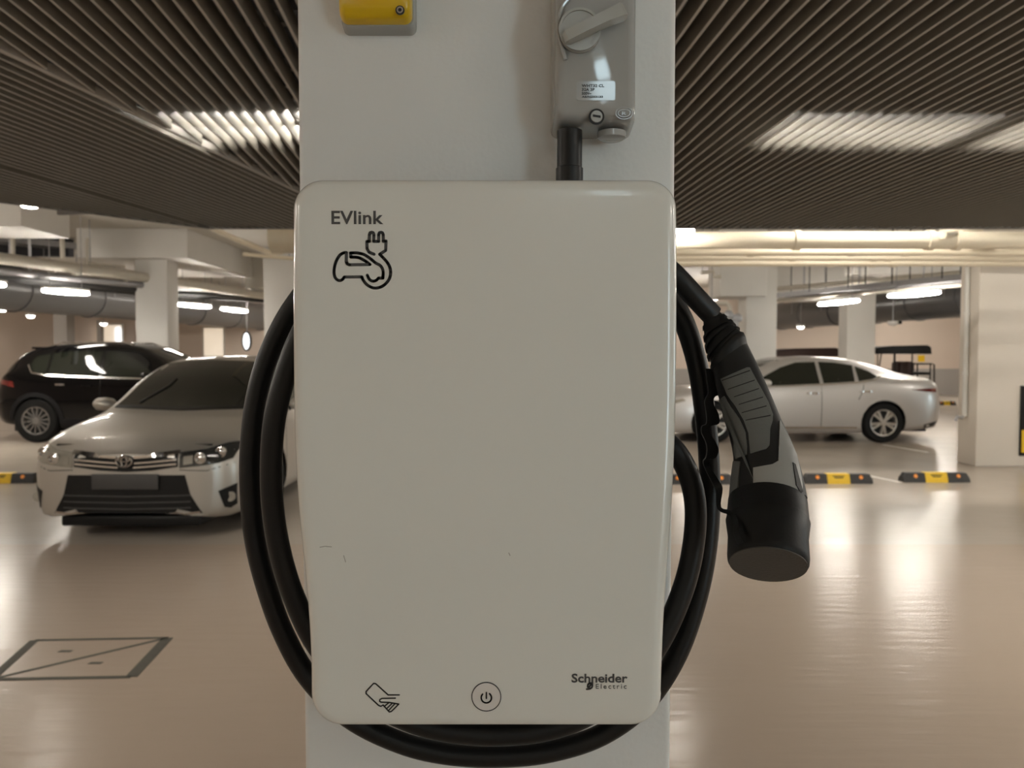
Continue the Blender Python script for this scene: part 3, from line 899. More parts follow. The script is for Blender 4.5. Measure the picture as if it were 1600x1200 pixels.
arc = [(760 + 8 * math.sin(math.radians(a)), 1089.6 - 8 * math.cos(math.radians(a))) for a in range(38, 323, 12)]
strokes([arc, [(760, 1081.5), (760, 1090.5)]], 2.3 * px_m, lambda x, y: on_panel(x, y) + Vector((0, -0.0006, 0))).obj('power_symbol', 'ink_black', bt, smooth=0)
text_mb('Schneider', on_panel(893, 1066.5), on_panel(980.5, 1052.5), bold=0.022).obj('lettering', 'ink_grey', ch, smooth=0)
text_mb('Electric', on_panel(931, 1076), on_panel(979, 1068.5), bold=0.0, spacing=1.35).obj('lettering', 'ink_grey', ch, smooth=0)
swirl = [(395, 345), (370, 345), (350, 360), (355, 378), (375, 372)]
strokes([zs(smooth_path([(408, 330), (370, 332), (345, 350), (340, 385)]), 880, 1030, 8.889), zs(smooth_path([(405, 345), (402, 385), (370, 410), (325, 415)]), 880, 1030, 8.889), zs([(385, 350), (355, 392)], 880, 1030, 8.889)], 2.6 * px_m, on_panel).obj('swirl_logo', 'ink_grey', ch, smooth=0)
strokes([[(500, 855), (508, 853.5), (518, 854.5)], [(537, 868), (540, 878)], [(795, 864), (797, 868)]], 1.3 * px_m, on_panel, 0.0002).obj('scuff_mark', 'scuff_grey', ch, smooth=0)

# ================================================================== CABLE AND PLUG
cab = thing('charging_cable', at(760, 1185, 0.765), 'thick black charging cable coiled round the charger with a hanging plug', 'charging cable')
# (px, py, distance); from the plug over the charger, two turns round it
path = [(1113, 493, .752), (1085, 463, .748), (1048, 424, .746), (990, 375, .746), (900, 335, .748), (760, 318, .752), (620, 335, .758), (530, 395, .765),
        (462, 475, .770), (424, 545, .770), (402, 615, .768), (392, 690, .766), (391, 760, .765), (397, 835, .765), (413, 905, .765), (441, 985, .765), (482, 1058, .765), (545, 1120, .765),
        (625, 1160, .765), (700, 1178, .765), (780, 1182, .765), (860, 1174, .765), (940, 1148, .765), (1008, 1098, .765), (1058, 1022, .765), (1090, 930, .765), (1106, 840, .765),
        (1109, 750, .767), (1102, 650, .772), (1086, 555, .778), (1056, 478, .782), (1005, 415, .784), (900, 372, .782), (760, 360, .775), (620, 375, .760), (535, 430, .745), (478, 508, .735),
        (448, 580, .733), (430, 650, .733), (424, 720, .733), (426, 790, .733), (437, 860, .733), (458, 930, .733), (496, 1008, .733), (560, 1080, .733), (650, 1130, .733),
        (760, 1148, .733), (870, 1136, .733), (960, 1090, .733), (1025, 1012, .733), (1064, 930, .733), (1083, 855, .733), (1086, 785, .733), (1070, 728, .733), (1040, 690, .735), (990, 672, .745), (930, 690, .76)]
pts = [at(p[0], p[1], p[2]) for p in spline(path, 7)]
MB().tube(pts, 0.0105, 14).obj('cable', 'cable_black', cab)

# plug: sections given by their two outline points and distance
SEC = [((1099, 498), (1121, 485), .752), ((1101, 525), (1141, 503), .748), ((1106, 552), (1150, 514), .742), ((1112, 572), (1160, 524), .738),
       ((1117, 594), (1181, 568), .730), ((1124, 622), (1194, 597), .722), ((1131, 650), (1207, 628), .714), ((1141, 682), (1221, 662), .704),
       ((1147, 712), (1236, 698), .694), ((1146, 735), (1245, 726), .687), ((1143, 760), (1252, 756), .679), ((1141, 783), (1257, 785), .672)]


def ring_of(L, Rr, Y, tdir, dfac=0.95, n=28):
    a, b = at(L[0], L[1], Y), at(Rr[0], Rr[1], Y)
    c = (a + b) / 2; u = (b - a) / 2
    v = u.cross(tdir).normalized()
    if v.y > 0: v = -v
    v = v * u.length * dfac
    return [c + u * math.copysign(abs(math.cos(t)) ** 0.86, math.cos(t)) + v * math.copysign(abs(math.sin(t)) ** 0.86, math.sin(t)) for t in [2 * PI * k / n for k in range(n)]]


def centre(s): return (at(*s[0], s[2]) + at(*s[1], s[2])) / 2


fine = []
flat = spline([(*s[0], *s[1], s[2]) for s in SEC], 5)
FS = [((q[0], q[1]), (q[2], q[3]), q[4]) for q in flat]
rg = []
for i, s in enumerate(FS):
    tdir = (centre(FS[min(i + 1, len(FS) - 1)]) - centre(FS[max(i - 1, 0)])).normalized()
    rg.append(ring_of(*s, tdir))
shell = MB().loft(rg[15:])
bvh_plug = BVHTree.FromPolygons(shell.v, shell.f)
shell.obj('handle', 'plug_black', cab, smooth=60)
sr = MB().loft(rg[:17]).obj('strain_relief', 'plug_black', cab, smooth=60)
for k in (2, 5, 8, 11):
    c_ = sum(rg[k], Vector()) / len(rg[k])
    MB().loft([[c_ + (p - c_) * 1.03 for p in rg[k]], [c_ + (p - c_) * 1.12 for p in rg[k]], [c_ + (p - c_) * 1.12 for p in rg[k + 1]], [c_ + (p - c_) * 1.03 for p in rg[k + 1]]], caps=False).obj('rib', 'plug_black', sr, smooth=60)
c_ = sum(rg[15], Vector()) / len(rg[15])
MB().loft([[c_ + (p - c_) * 1.0 for p in rg[14]], [c_ + (p - c_) * 1.10 for p in rg[15]], [c_ + (p - c_) * 1.08 for p in rg[16]], [c_ + (p - c_) * 1.0 for p in rg[17]]], caps=False).obj('collar_ring', 'plug_black', cab, smooth=60)


def cam_ray(px, py):
    return Vector((0, 0, CAM_Z)), ray(px, py)


def plug_patch(poly, name, m, off=0.0012, parent=None, step=7.0):
    return conform(bvh_plug, poly, cam_ray, off, 0.003, step).obj(name, m, parent or cab, smooth=50)


def z5(p): return [(1040 + x / 2.4, 430 + y / 2.4) for x, y in p]


def z8(p): return [(1060 + x / 5.4545, 540 + y / 5.4545) for x, y in p]


grip = z8([(365, 285), (580, 190), (605, 190), (690, 350), (760, 480), (800, 590), (800, 640), (780, 715), (775, 850), (750, 880), (615, 920), (600, 750), (560, 640), (490, 520), (420, 420)])
gp = plug_patch(grip, 'grip_panel', 'plug_grey')
for a, b in (((380, 300), (605, 218)), ((430, 375), (645, 300)), ((480, 440), (680, 372)), ((520, 505), (715, 445)), ((545, 575), (745, 520)), ((575, 640), (780, 600))):
    A, B = z8([a])[0], z8([b])[0]
    plug_patch([(A[0], A[1] - 0.5), (B[0], B[1] - 0.7), (B[0], B[1] + 0.7), (A[0], A[1] + 0.5)], 'grip_groove', 'plug_black', 0.0016, gp)
grip2 = z8([(330, 480), (395, 430), (450, 520), (520, 620), (575, 740), (590, 860), (585, 930), (495, 968), (478, 900), (480, 820), (440, 690), (370, 570)])
plug_patch(grip2, 'finger_grip', 'plug_grey')
lower = z8([(640, 1045), (800, 1015), (850, 985), (860, 640), (930, 770), (1000, 930), (1035, 1090), (1048, 1180), (1050, 1250), (840, 1280), (640, 1290)])
plug_patch(lower, 'lower_shell', 'plug_shell')
lower2 = z8([(475, 985), (530, 990), (520, 1080), (505, 1290), (440, 1290), (455, 1130)])
plug_patch(lower2, 'lower_shell', 'plug_grey')
# screw hole and slot
plug_patch(z5([(365, 800), (375, 792), (395, 793), (402, 802), (393, 812), (373, 812)]), 'screw_hole', 'ink_black', 0.002, step=4)
plug_patch(z5([(472, 705), (482, 712), (510, 815), (500, 818), (486, 790)]), 'side_slot', 'ink_black', 0.002, step=4)

# rubber cap over the contacts
c_top, c_bot = (at(1139, 797, .664) + at(1259, 803, .664)) / 2, at(1200, 879, .634)
ax = (c_bot - c_top).normalized()
side = Vector((1, 0, 0)); side = (side - ax * side.dot(ax)).normalized()
fw = ax.cross(side).normalized()
if fw.y > 0: fw = -fw
r_top, r_bot = 60 * .664 / FPX, 62.5 * .634 / FPX


def cap_ring(h, r, ex=1.0):
    c = c_top + ax * h
    return [c + side * r * math.cos(t) + fw * r * ex * math.sin(t) for t in [2 * PI * k / 40 for k in range(40)]]


Lc = (c_bot - c_top).length
cap = MB().loft([cap_ring(-0.012, r_top * 0.90), cap_ring(-0.010, r_top * 1.0), cap_ring(0.010, r_top * 1.03), cap_ring(0.011, r_top * 1.05), cap_ring(Lc * 0.55, r_bot * 0.99), cap_ring(Lc - 0.004, r_bot), cap_ring(Lc, r_bot * 0.985), cap_ring(Lc + 0.0015, r_bot * 0.955)]).obj('plug_cap', 'plug_cap', cab, smooth=50)
MB().loft([cap_ring(Lc, r_bot * 0.945), cap_ring(Lc + 0.0025, r_bot * 0.945), cap_ring(Lc + 0.0030, r_bot * 0.5), cap_ring(Lc + 0.0030, 0.0002)]).obj('cap_face', 'plug_disc', cap, smooth=40)
# wavy rubber strap tying the cap to the cable
edge = spline(z5([(182, 350), (184, 395), (212, 440), (184, 455), (178, 480), (197, 520), (198, 556), (166, 566), (164, 590), (186, 625), (197, 655), (186, 684), (160, 692), (170, 725), (200, 772), (212, 800), (206, 868), (245, 884), (268, 915), (272, 965), (290, 1000)]), 4)
inner = spline(z5([(150, 350), (155, 395), (160, 440), (150, 460), (146, 480), (152, 520), (152, 556), (136, 566), (134, 590), (150, 625), (155, 655), (150, 684), (140, 700), (152, 735), (176, 782), (190, 812), (196, 878), (236, 898), (254, 925), (256, 970), (270, 1008)]), 4)
mb = MB(); rr = []
for i, (e, n_) in enumerate(zip(edge, inner)):
    f = i / (len(edge) - 1)
    Y = 0.742 if f < 0.62 else 0.742 + (f - 0.62) / 0.38 * (0.598 - 0.742)
    a, b = at(e[0], e[1], Y), at(n_[0], n_[1], Y)
    th = Vector((0, 0.002, 0))
    rr.append([a - th, a + th, b + th, b - th])
mb.loft(rr).obj('cap_strap', 'plug_cap', cab, smooth=40)

# ================================================================== ISOLATOR SWITCH (upper right)
IY = 0.767


def on_iso(px, py): return at(px, py, IY)


p_lo, p_hi = on_iso(866, 214), on_iso(997, -60)
iso = thing('isolator_switch', (at(930, 214, CY0).x, CY0, p_lo.z), 'glossy grey isolator switch box with rotary lever above the charger', 'switch')
x0, x1, z0, z1 = on_iso(868, 0).x, on_iso(995, 0).x, at(930, 214, CY0).z + 0.004, on_iso(930, -70).z


def rrect(xa, xb, za, zb, r, y, n=6):
    P = []
    for cx, cz, a0 in ((xb - r, zb - r, 0), (xa + r, zb - r, 90), (xa + r, za + r, 180), (xb - r, za + r, 270)):
        for k in range(n + 1):
            a = math.radians(a0 + 90 * k / n)
            P.append(Vector((cx + r * math.cos(a), y, cz + r * math.sin(a))))
    return P


MB().loft([rrect(x0 - 0.002, x1 + 0.003, z0 - 0.006, z1, 0.008, CY0), rrect(x0 - 0.001, x1 + 0.002, z0 - 0.004, z1, 0.008, IY + 0.02), rrect(x0, x1, z0 - 0.002, z1, 0.008, IY + 0.008),
           rrect(x0 + 0.0015, x1 - 0.001, z0 + 0.0005, z1, 0.008, IY + 0.003), rrect(x0 + 0.004, x1 - 0.004, z0 + 0.004, z1 - 0.004, 0.006, IY + 0.0008), rrect(x0 + 0.010, x1 - 0.009, z0 + 0.010, z1 - 0.008, 0.004, IY)]).obj('housing', 'isolator_grey', iso, smooth=60)
kc = on_iso(905, 50)
kr = 33 * IY / FPX
kb = MB().lathe(kc, (0, -1, 0), [(0, -0.001), (kr, -0.001), (kr, 0.003), (kr * 0.9, 0.006), (kr * 0.55, 0.006), (0, 0.006)], 40).obj('dial', 'isolator_knob', iso)
MB().lathe(kc, (0, -1, 0), [(kr * 0.98, 0.006), (kr * 0.98, 0.0075), (kr * 0.86, 0.0075), (kr * 0.86, 0.006)], 40, False).obj('dial_ring', 'isolator_knob', kb)
la_, lb_ = on_iso(880, 68) + Vector((0, -0.006, 0)), on_iso(974, 23) + Vector((0, -0.006, 0))
dl = (lb_ - la_).normalized(); nl = Vector((-dl.z, 0, dl.x))
lev = []
for f, wv, dp in ((0, 0.0048, 0.006), (0.04, 0.0062, 0.011), (0.35, 0.0062, 0.013), (0.7, 0.0066, 0.013), (0.95, 0.0080, 0.011), (1.0, 0.0070, 0.007)):
    c_ = la_.lerp(lb_, f)
    lev.append([c_ + nl * wv, c_ + nl * wv * 0.8 + Vector((0, -dp, 0)), c_ - nl * wv * 0.8 + Vector((0, -dp, 0)), c_ - nl * wv])
MB().loft(lev).obj('lever', 'isolator_knob', kb, smooth=30)
# raised guard curve left of the dial
gpath = [on_iso(*p) + Vector((0, -0.002, 0)) for p in spline([(893, -6), (878, 12), (872, 35), (873, 60), (880, 82), (883, 95)], 5)]
MB().tube(gpath, 0.0022, 8).obj('guard_rib', 'isolator_grey', iso)
lab_ = MB().loft([rrect(on_iso(901, 0).x, on_iso(962, 0).x, on_iso(0, 157).z, on_iso(0, 127).z, 0.002, IY + 0.0005), rrect(on_iso(901, 0).x, on_iso(962, 0).x, on_iso(0, 157).z, on_iso(0, 127).z, 0.002, IY - 0.0004)]).obj('rating_label', 'label_film', iso, smooth=0)
for body, a, b in (('WHT32 CL', (909, 136.5), (944, 132)), ('32A 3P', (909, 142.5), (929, 138)), ('500V~', (909, 148.5), (924, 144)), ('AS/NZS3133', (909, 153), (942, 150))):
    text_mb(body, on_iso(*a) + Vector((0, -0.0004, 0)), on_iso(*b), bold=0.02).obj('lettering', 'ink_black', lab_, smooth=0)
sc_ = on_iso(932, 182.5); sr_ = 12 * IY / FPX
sw = MB().lathe(sc_, (0, -1, 0), [(0, -0.001), (sr_, -0.001), (sr_, 0.001), (sr_ * 0.8, 0.001), (sr_ * 0.8, 0.0006), (0, 0.0006)], 28).obj('cover_screw', 'ink_black', iso)
MB().lathe(sc_, (0, -1, 0), [(0, 0), (sr_ * 0.78, 0), (sr_ * 0.74, 0.0018), (0, 0.002)], 28).obj('screw_head', 'isolator_knob', sw)
MB().obox(sc_ + Vector((0, -0.002, 0)), Vector((sr_ * 0.5, 0, -sr_ * 0.08)), (0, 0.0004, 0), Vector((0.0, 0, sr_ * 0.14))).obj('screw_slot', 'ink_black', sw, smooth=0)
# embossed oval badge
bc = on_iso(975, 177)
for rx_, rz_ in ((0.0082, 0.0058), (0.0058, 0.0036)):
    MB().tube([bc + Vector((rx_ * math.cos(a), 0, rz_ * math.sin(a))) for a in [2 * PI * k / 28 for k in range(29)]], 0.0004, 6).obj('badge_ring', 'isolator_grey', iso)
text_mb('R', bc + Vector((-0.002, 0, -0.002)), bc + Vector((0.002, 0, 0.002))).obj('badge_letter', 'isolator_grey', iso, smooth=0)
kp = Vector((on_iso(962, 0).x, IY + 0.026, z0 - 0.009))
MB().lathe(kp, (0, 0, -1), [(0, -0.002), (0.0145, -0.002), (0.0145, 0.004), (0.011, 0.006), (0, 0.006)], 28).obj('blanking_plug', 'isolator_grey', iso)
# black conduit from the isolator into the charger
cd = thing('conduit', at(891, 240, 0.785), 'short black corrugated conduit between isolator and charger', 'conduit')
ca, cb_ = at(890, 205, 0.785), at(890, 300, 0.785)
rc_ = 19.5 * 0.785 / FPX
MB().cyl((ca.x, ca.y, cb_.z), (ca.x, ca.y, ca.z), rc_, 24).obj('tube', 'cable_black', cd)
MB().lathe((ca.x, ca.y, at(890, 262, .785).z), (0, 0, -1), [(rc_ * 0.98, 0), (rc_ * 1.08, 0.001), (rc_ * 1.08, 0.02), (rc_ * 0.98, 0.021)], 24, False).obj('gland', 'cable_black', cd)

# ================================================================== YELLOW STOP BOX (upper left)
EY = 0.788


def on_em(px, py): return at(px, py, EY)


em = thing('stop_button_box', at(585, 57, CY0), 'yellow push button box on a grey base at the top of the column', 'button box')
xa, xb = on_em(527, 0).x, on_em(641, 0).x
za_, zb_ = at(0, 56, CY0).z + 0.012, on_em(0, -80).z
MB().loft([rrect(xa - 0.0005, xb + 0.0025, za_ - 0.012, zb_, 0.007, CY0), rrect(xa, xb + 0.002, za_ - 0.010, zb_, 0.007, EY + 0.020), rrect(xa + 0.001, xb + 0.001, za_ - 0.008, zb_, 0.007, EY + 0.017)]).obj('base', 'isolator_knob', em, smooth=50)
MB().loft([rrect(xa, xb, za_ - 0.007, zb_, 0.008, EY + 0.018), rrect(xa, xb, za_ - 0.006, zb_, 0.008, EY + 0.010), rrect(xa + 0.001, xb - 0.001, za_ - 0.003, zb_, 0.008, EY + 0.004), rrect(xa + 0.004, xb - 0.003, za_ + 0.004, zb_ - 0.003, 0.006, EY), ]).obj('cover', 'yellow_plastic', em, smooth=60)
s_ = on_em(625, 16); q_ = 7 * EY / FPX
sw = MB().lathe(s_, (0, -1, 0), [(0, -0.001), (q_, -0.001), (q_, 0.0006), (q_ * 0.75, 0.0006), (0, 0.0004)], 24).obj('screw_ring', 'ink_black', em)
MB().lathe(s_, (0, -1, 0), [(q_ * 0.4, 0.0005), (q_ * 0.72, 0.0005), (q_ * 0.72, 0.001), (q_ * 0.4, 0.001)], 24, False).obj('screw', 'chrome', sw)
bc_ = on_em(583, -42)
MB().lathe(bc_, (0, -1, 0), [(0, 0), (0.012, 0), (0.012, 0.012), (0.0225, 0.014), (0.024, 0.020), (0.019, 0.026), (0, 0.028)], 32).obj('push_button', 'red_plastic', em)


# ================================================================== CARS
def tyre_wheel(r, w, rim_r, spokes, m_rim, double=False, thin=False):
    """wheel centred on the origin, axle along x, outer face at +x"""
    tyre = MB().lathe((0, 0, 0), (1, 0, 0), [(rim_r, -w / 2), (r * 0.93, -w / 2), (r, -w * 0.36), (r, w * 0.36), (r * 0.93, w / 2), (rim_r * 1.04, w / 2), (rim_r, w * 0.40)], 40, False)
    rim = MB().lathe((0, 0, 0), (1, 0, 0), [(rim_r * 0.88, w * 0.10), (rim_r * 0.92, w * 0.44), (rim_r * 1.0, w * 0.46), (rim_r * 1.0, w * 0.36), (rim_r * 0.97, -w * 0.4)], 40, False)
    for k in range(spokes):
        a = 2 * PI * k / spokes + (0.5 * PI / spokes if not double else (0.16 if k % 2 else -0.16) * 0.8)
        u = Vector((0, math.cos(a), math.sin(a))); v = Vector((0, -math.sin(a), math.cos(a)))
        wi, wo = (0.016, 0.024) if not thin else (0.010, 0.012)
        r0, r1 = rim_r * 0.12, rim_r * 0.94
        x_i, x_o = w * 0.44, w * 0.40
        P = []
        for rr_, ww, xx in ((r0, wi, x_i), (r1, wo, x_o)):
            c = u * rr_
            P.append([c + v * ww + Vector((xx - 0.03, 0, 0)), c + v * ww * 0.8 + Vector((xx, 0, 0)), c - v * ww * 0.8 + Vector((xx, 0, 0)), c - v * ww + Vector((xx - 0.03, 0, 0))])
        rim.loft(P)
    rim.lathe((0, 0, 0), (1, 0, 0), [(0.0, w * 0.3), (rim_r * 0.26, w * 0.3), (rim_r * 0.22, w * 0.46), (0.0, w * 0.48)], 20)
    disc = MB().lathe((0, 0, 0), (1, 0, 0), [(0.0, -w * 0.1), (rim_r * 0.9, -w * 0.1), (rim_r * 0.9, -w * 0.02), (0.0, -w * 0.02)], 28)
    return tyre, rim, disc, m_rim


def build_car(name, loc, rz, label, S, paint, axles, wr, wtrack, wheel, nz=5, arch=1.12, group=None, cladding=False):
    root = thing(name, loc, label, 'car', group, rz)
    T = np.array([s[0] for s in S])
    C = np.array([s[1] for s in S])                       # station, point, (y, z)
    tn = np.unique(np.concatenate([np.linspace(T[0], T[-1], 110), np.linspace(T[0], T[0] + 0.3, 16)]))
    npnt = C.shape[1]
    par = np.arange(npnt); pn = np.linspace(0, npnt - 1, (npnt - 1) * nz + 1)
    G = np.zeros((len(tn), npnt, 2))
    for j in range(npnt):
        for k in range(2): G[:, j, k] = pchip(T, C[:, j, k], tn)
    F = np.zeros((len(tn), len(pn), 2))
    for i in range(len(tn)):
        q = [np.array(v) for v in spline([tuple(G[i, j]) for j in range(npnt)], nz)]
        F[i] = np.array(q)
    half = F.shape[1]
    rings = []
    for i, t in enumerate(tn):
        left = [Vector((-F[i, j, 0], t, F[i, j, 1])) for j in range(half)]
        right = [Vector((F[i, j, 0], t, F[i, j, 1])) for j in range(half - 2, -1, -1)]
        rings.append(left + right)
    n = len(rings[0]); mb = MB()
    mb.loft(rings, closed=False, caps=False)
    for e, base in ((0, 0), (1, (len(rings) - 1) * n)):
        for j in range(half - 1):
            a, b, c, d = base + j, base + j + 1, base + n - 2 - j, base + n - 1 - j
            mb.f.append((a, b, c, d) if b != c else (a, b, d))
    full_bvh = BVHTree.FromPolygons(mb.v, [f for f in mb.f])
    # wheel arches
    ra = wr * arch
    keep = []
    hit = set()
    for f in mb.f:
        ins = []
        for i in f:
            p = mb.v[i]
            r_ = min(math.hypot(p.y - a, p.z - wr) for a in axles)
            ins.append(abs(p.x) > 0.5 and r_ < ra and p.z < wr + ra)
        if all(ins): continue
        keep.append(f)
        for i, q in zip(f, ins):
            if q: hit.add(i)
    for i in hit:
        p = mb.v[i]
        a = min(axles, key=lambda a: math.hypot(p.y - a, p.z - wr))
        dy, dz = p.y - a, p.z - wr
        k = ra / max(1e-6, math.hypot(dy, dz))
        mb.v[i] = Vector((p.x, a + dy * k, wr + dz * k))
    mb.f = keep
    body = mb.obj('body', paint, root, smooth=40, local=True)
    L = T[-1]
    W = C[:, :, 0].max()
    MB().box((-W + 0.26, 0.14, 0.17), (W - 0.26, L - 0.25, 0.75)).box((-W + 0.1, axles[0] + wr * 1.2, 0.18), (W - 0.1, axles[1] - wr * 1.2, 0.5)).obj('underbody', 'trim_black', root, smooth=0, local=True)
    ty, rm, dk, m_rim = wheel
    meshes = []
    for q, nm, mm in ((ty, 'wheel', 'tyre_rubber'), (rm, 'rim', m_rim), (dk, 'brake_disc', 'tray_dark')):
        meshes.append((q, nm, mm))
    first = None
    for a in axles:
        for s in (1, -1):
            if first is None:
                o = ty.obj('wheel', 'tyre_rubber', root, local=True)
                rm.obj('rim', m_rim, o, local=True); dk.obj('brake_disc', 'tray_dark', o, local=True)
                first = o
            else:
                o = first.copy(); COL.objects.link(o)
                for chd in list(first.children):
                    c2_ = chd.copy(); COL.objects.link(c2_); c2_.parent = o
                o.parent = root
            o.location = (s * wtrack, a, wr)
            o.rotation_euler = (0, 0, 0 if s > 0 else PI)
    if cladding:
        for a in axles:
            for s in (-1, 1):
                ring = []
                for k in range(15):
                    an = math.radians(-8 + 196 * k / 14)
                    for_r = []
                    for rr_ in (ra * 0.98, ra * 1.16):
                        y_, z_ = a + rr_ * math.cos(an), wr + rr_ * math.sin(an)
                        l_, n_, _, _ = full_bvh.ray_cast(Vector((s * 3, y_, z_)), Vector((-s, 0, 0)))
                        xx = l_.x if l_ else s * W * 0.97
                        for_r.append((xx, y_, z_))
                    (xa_, ya_, za__), (xb_, yb_, zb__) = for_r
                    ring.append([(xa_ + s * 0.012, ya_, za__), (xb_ + s * 0.010, yb_, zb__), (xb_ - s * 0.03, yb_, zb__), (xa_ - s * 0.03, ya_, za__)])
                MB().loft(ring).obj('arch_cladding', 'cladding_black', root, local=True)
    front = lambda u, v: (Vector((u, -3, v)), Vector((0, 1, 0)))
    rear = lambda u, v: (Vector((u, L + 3, v)), Vector((0, -1, 0)))
    sideR = lambda t, v: (Vector((3, t, v)), Vector((-1, 0, 0)))
    sideL = lambda t, v: (Vector((-3, t, v)), Vector((1, 0, 0)))

    def patch(view, poly, nm, m, off=0.004, step=0.05, parent=None, thick=0.006, both=False):
        f = {'front': front, 'rear': rear, 'right': sideR, 'left': sideL}[view]
        o = conform(full_bvh, poly, f, off, thick, step).obj(nm, m, parent or root, smooth=40, local=True)
        if both:
            if view in ('front', 'rear'):
                conform(full_bvh, [(-u, v) for u, v in poly], f, off, thick, step).obj(nm, m, parent or root, smooth=40, local=True)
            else:
                conform(full_bvh, poly, sideL if view == 'right' else sideR, off, thick, step).obj(nm, m, parent or root, smooth=40, local=True)
        return o
    return root, patch, full_bvh


def handle(root, bvh, view, t, z, m, L=0.2):
    s = 1 if view == 'right' else -1
    l_, n_, _, _ = bvh.ray_cast(Vector((s * 3, t, z)), Vector((-s, 0, 0)))
    x = l_.x
    rr_ = [[(x + s * (0.004 + 0.03 * math.sin(PI * f) ** 0.5), t + (f - 0.5) * L, z + dz) for dz in (-0.014, 0.014)] + [(x - s * 0.01, t + (f - 0.5) * L, z + dz) for dz in (0.014, -0.014)] for f in [k / 8 for k in range(9)]]
    MB().loft(rr_).obj('door_handle', m, root, smooth=40, local=True)


def mirror(root, x, t, z, m, s):
    rr_ = []
    for f, k in ((0, 0.35), (0.15, 0.8), (0.5, 1.0), (0.85, 0.9), (1.0, 0.5)):
        cx = x + s * 0.20 * f
        rr_.append([(cx, t + 0.09 * k * math.cos(a), z + 0.065 * k * math.sin(a)) for a in [2 * PI * q / 12 for q in range(12)]])
    mo = MB().loft(rr_).obj('wing_mirror', m, root, smooth=60, local=True)
    MB().box((min(x, x - s * 0.06), t - 0.02, z - 0.06), (max(x, x - s * 0.06) + 0.001, t + 0.03, z - 0.02)).obj('mirror_stalk', 'trim_black', mo, smooth=0, local=True)


def strip_poly(pts, w):
    """closed thin polygon around a polyline"""
    up, dn = [], []
    for i, p in enumerate(pts):
        a, b = Vector(pts[max(0, i - 1)]), Vector(pts[min(len(pts) - 1, i + 1)])
        t = (b - a).normalized(); n = Vector((-t.y, t.x)) * w / 2
        up.append((p[0] + n.x, p[1] + n.y)); dn.append((p[0] - n.x, p[1] - n.y))
    return up + dn[::-1]


# ---------- silver saloon facing the viewer
S = [
    (0.00, [(.34, .22), (.40, .25), (.42, .42), (.42, .56), (.40, .64), (.30, .675), (.15, .685), (0, .69)]),
    (0.03, [(.54, .19), (.60, .23), (.63, .43), (.62, .58), (.56, .665), (.40, .695), (.2, .705), (0, .71)]),
    (0.10, [(.66, .17), (.73, .22), (.76, .45), (.74, .62), (.66, .70), (.46, .73), (.22, .742), (0, .748)]),
    (0.22, [(.74, .16), (.80, .22), (.83, .47), (.81, .66), (.73, .755), (.52, .785), (.25, .80), (0, .805)]),
    (0.40, [(.78, .16), (.845, .24), (.865, .5), (.84, .72), (.76, .80), (.56, .835), (.28, .85), (0, .855)]),
    (0.75, [(.80, .16), (.87, .26), (.885, .55), (.86, .79), (.78, .865), (.60, .90), (.3, .915), (0, .92)]),
    (1.12, [(.80, .16), (.87, .26), (.885, .56), (.865, .84), (.79, .915), (.66, .945), (.34, .965), (0, .975)]),
    (1.22, [(.80, .16), (.87, .26), (.885, .56), (.868, .86), (.79, .94), (.69, .98), (.36, 1.01), (0, 1.025)]),
    (1.70, [(.80, .16), (.87, .26), (.885, .56), (.87, .90), (.76, 1.08), (.64, 1.245), (.35, 1.29), (0, 1.305)]),
    (2.08, [(.80, .16), (.87, .26), (.885, .56), (.87, .91), (.74, 1.15), (.575, 1.375), (.33, 1.42), (0, 1.435)]),
    (2.6, [(.80, .16), (.87, .26), (.885, .57), (.87, .92), (.735, 1.17), (.565, 1.405), (.33, 1.445), (0, 1.46)]),
    (3.25, [(.80, .16), (.87, .26), (.885, .58), (.865, .94), (.73, 1.16), (.56, 1.365), (.33, 1.405), (0, 1.415)]),
    (3.85, [(.80, .18), (.86, .28), (.88, .6), (.855, .95), (.74, 1.10), (.60, 1.20), (.35, 1.235), (0, 1.245)]),
    (4.2, [(.76, .22), (.83, .3), (.86, .6), (.83, .93), (.74, 1.02), (.60, 1.06), (.35, 1.075), (0, 1.08)]),
    (4.5, [(.66, .28), (.74, .35), (.78, .6), (.76, .88), (.66, .98), (.52, 1.02), (.3, 1.035), (0, 1.04)]),
    (4.62, [(.48, .32), (.55, .38), (.60, .6), (.58, .84), (.5, .92), (.4, .95), (.2, .96), (0, .96)]),
]
wheel_a = tyre_wheel(0.318, 0.20, 0.205, 10, 'alloy', double=True)
sal, P, bv = build_car('saloon_car', (-3.04, 6.02, 0), 0.0, 'silver saloon car facing the viewer with chrome grille bars', S, 'silver_paint', (0.95, 3.65), 0.318, 0.775, wheel_a)
ws = P('front', [(-.70, .985), (-.35, .978), (0, .975), (.35, .978), (.70, .985), (.655, 1.10), (.60, 1.25), (.545, 1.375), (.30, 1.40), (0, 1.41), (-.30, 1.40), (-.545, 1.375), (-.60, 1.25), (-.655, 1.10)], 'windscreen', 'car_glass', 0.004, 0.07)
P('front', [(-.70, .968), (0, .955), (.70, .968), (.70, .99), (0, .982), (-.70, .99)], 'wiper_cowl', 'trim_black', 0.007, 0.06)
P('front', strip_poly([(-.48, 1.01), (-.30, 1.16), (-.27, 1.23)], 0.014), 'wiper', 'trim_black', 0.014, 0.06)
gr = P('front', [(-.41, .69), (-.2, .668), (0, .655), (.2, .668), (.41, .69), (.41, .585), (.2, .555), (0, .545), (-.2, .555), (-.41, .585)], 'upper_grille', 'trim_black', 0.004, 0.04)
P('front', [(-.42, .70), (-.2, .682), (-.07, .672), (-.07, .652), (-.2, .662), (-.42, .678)], 'grille_bar', 'chrome', 0.022, 0.04, gr)
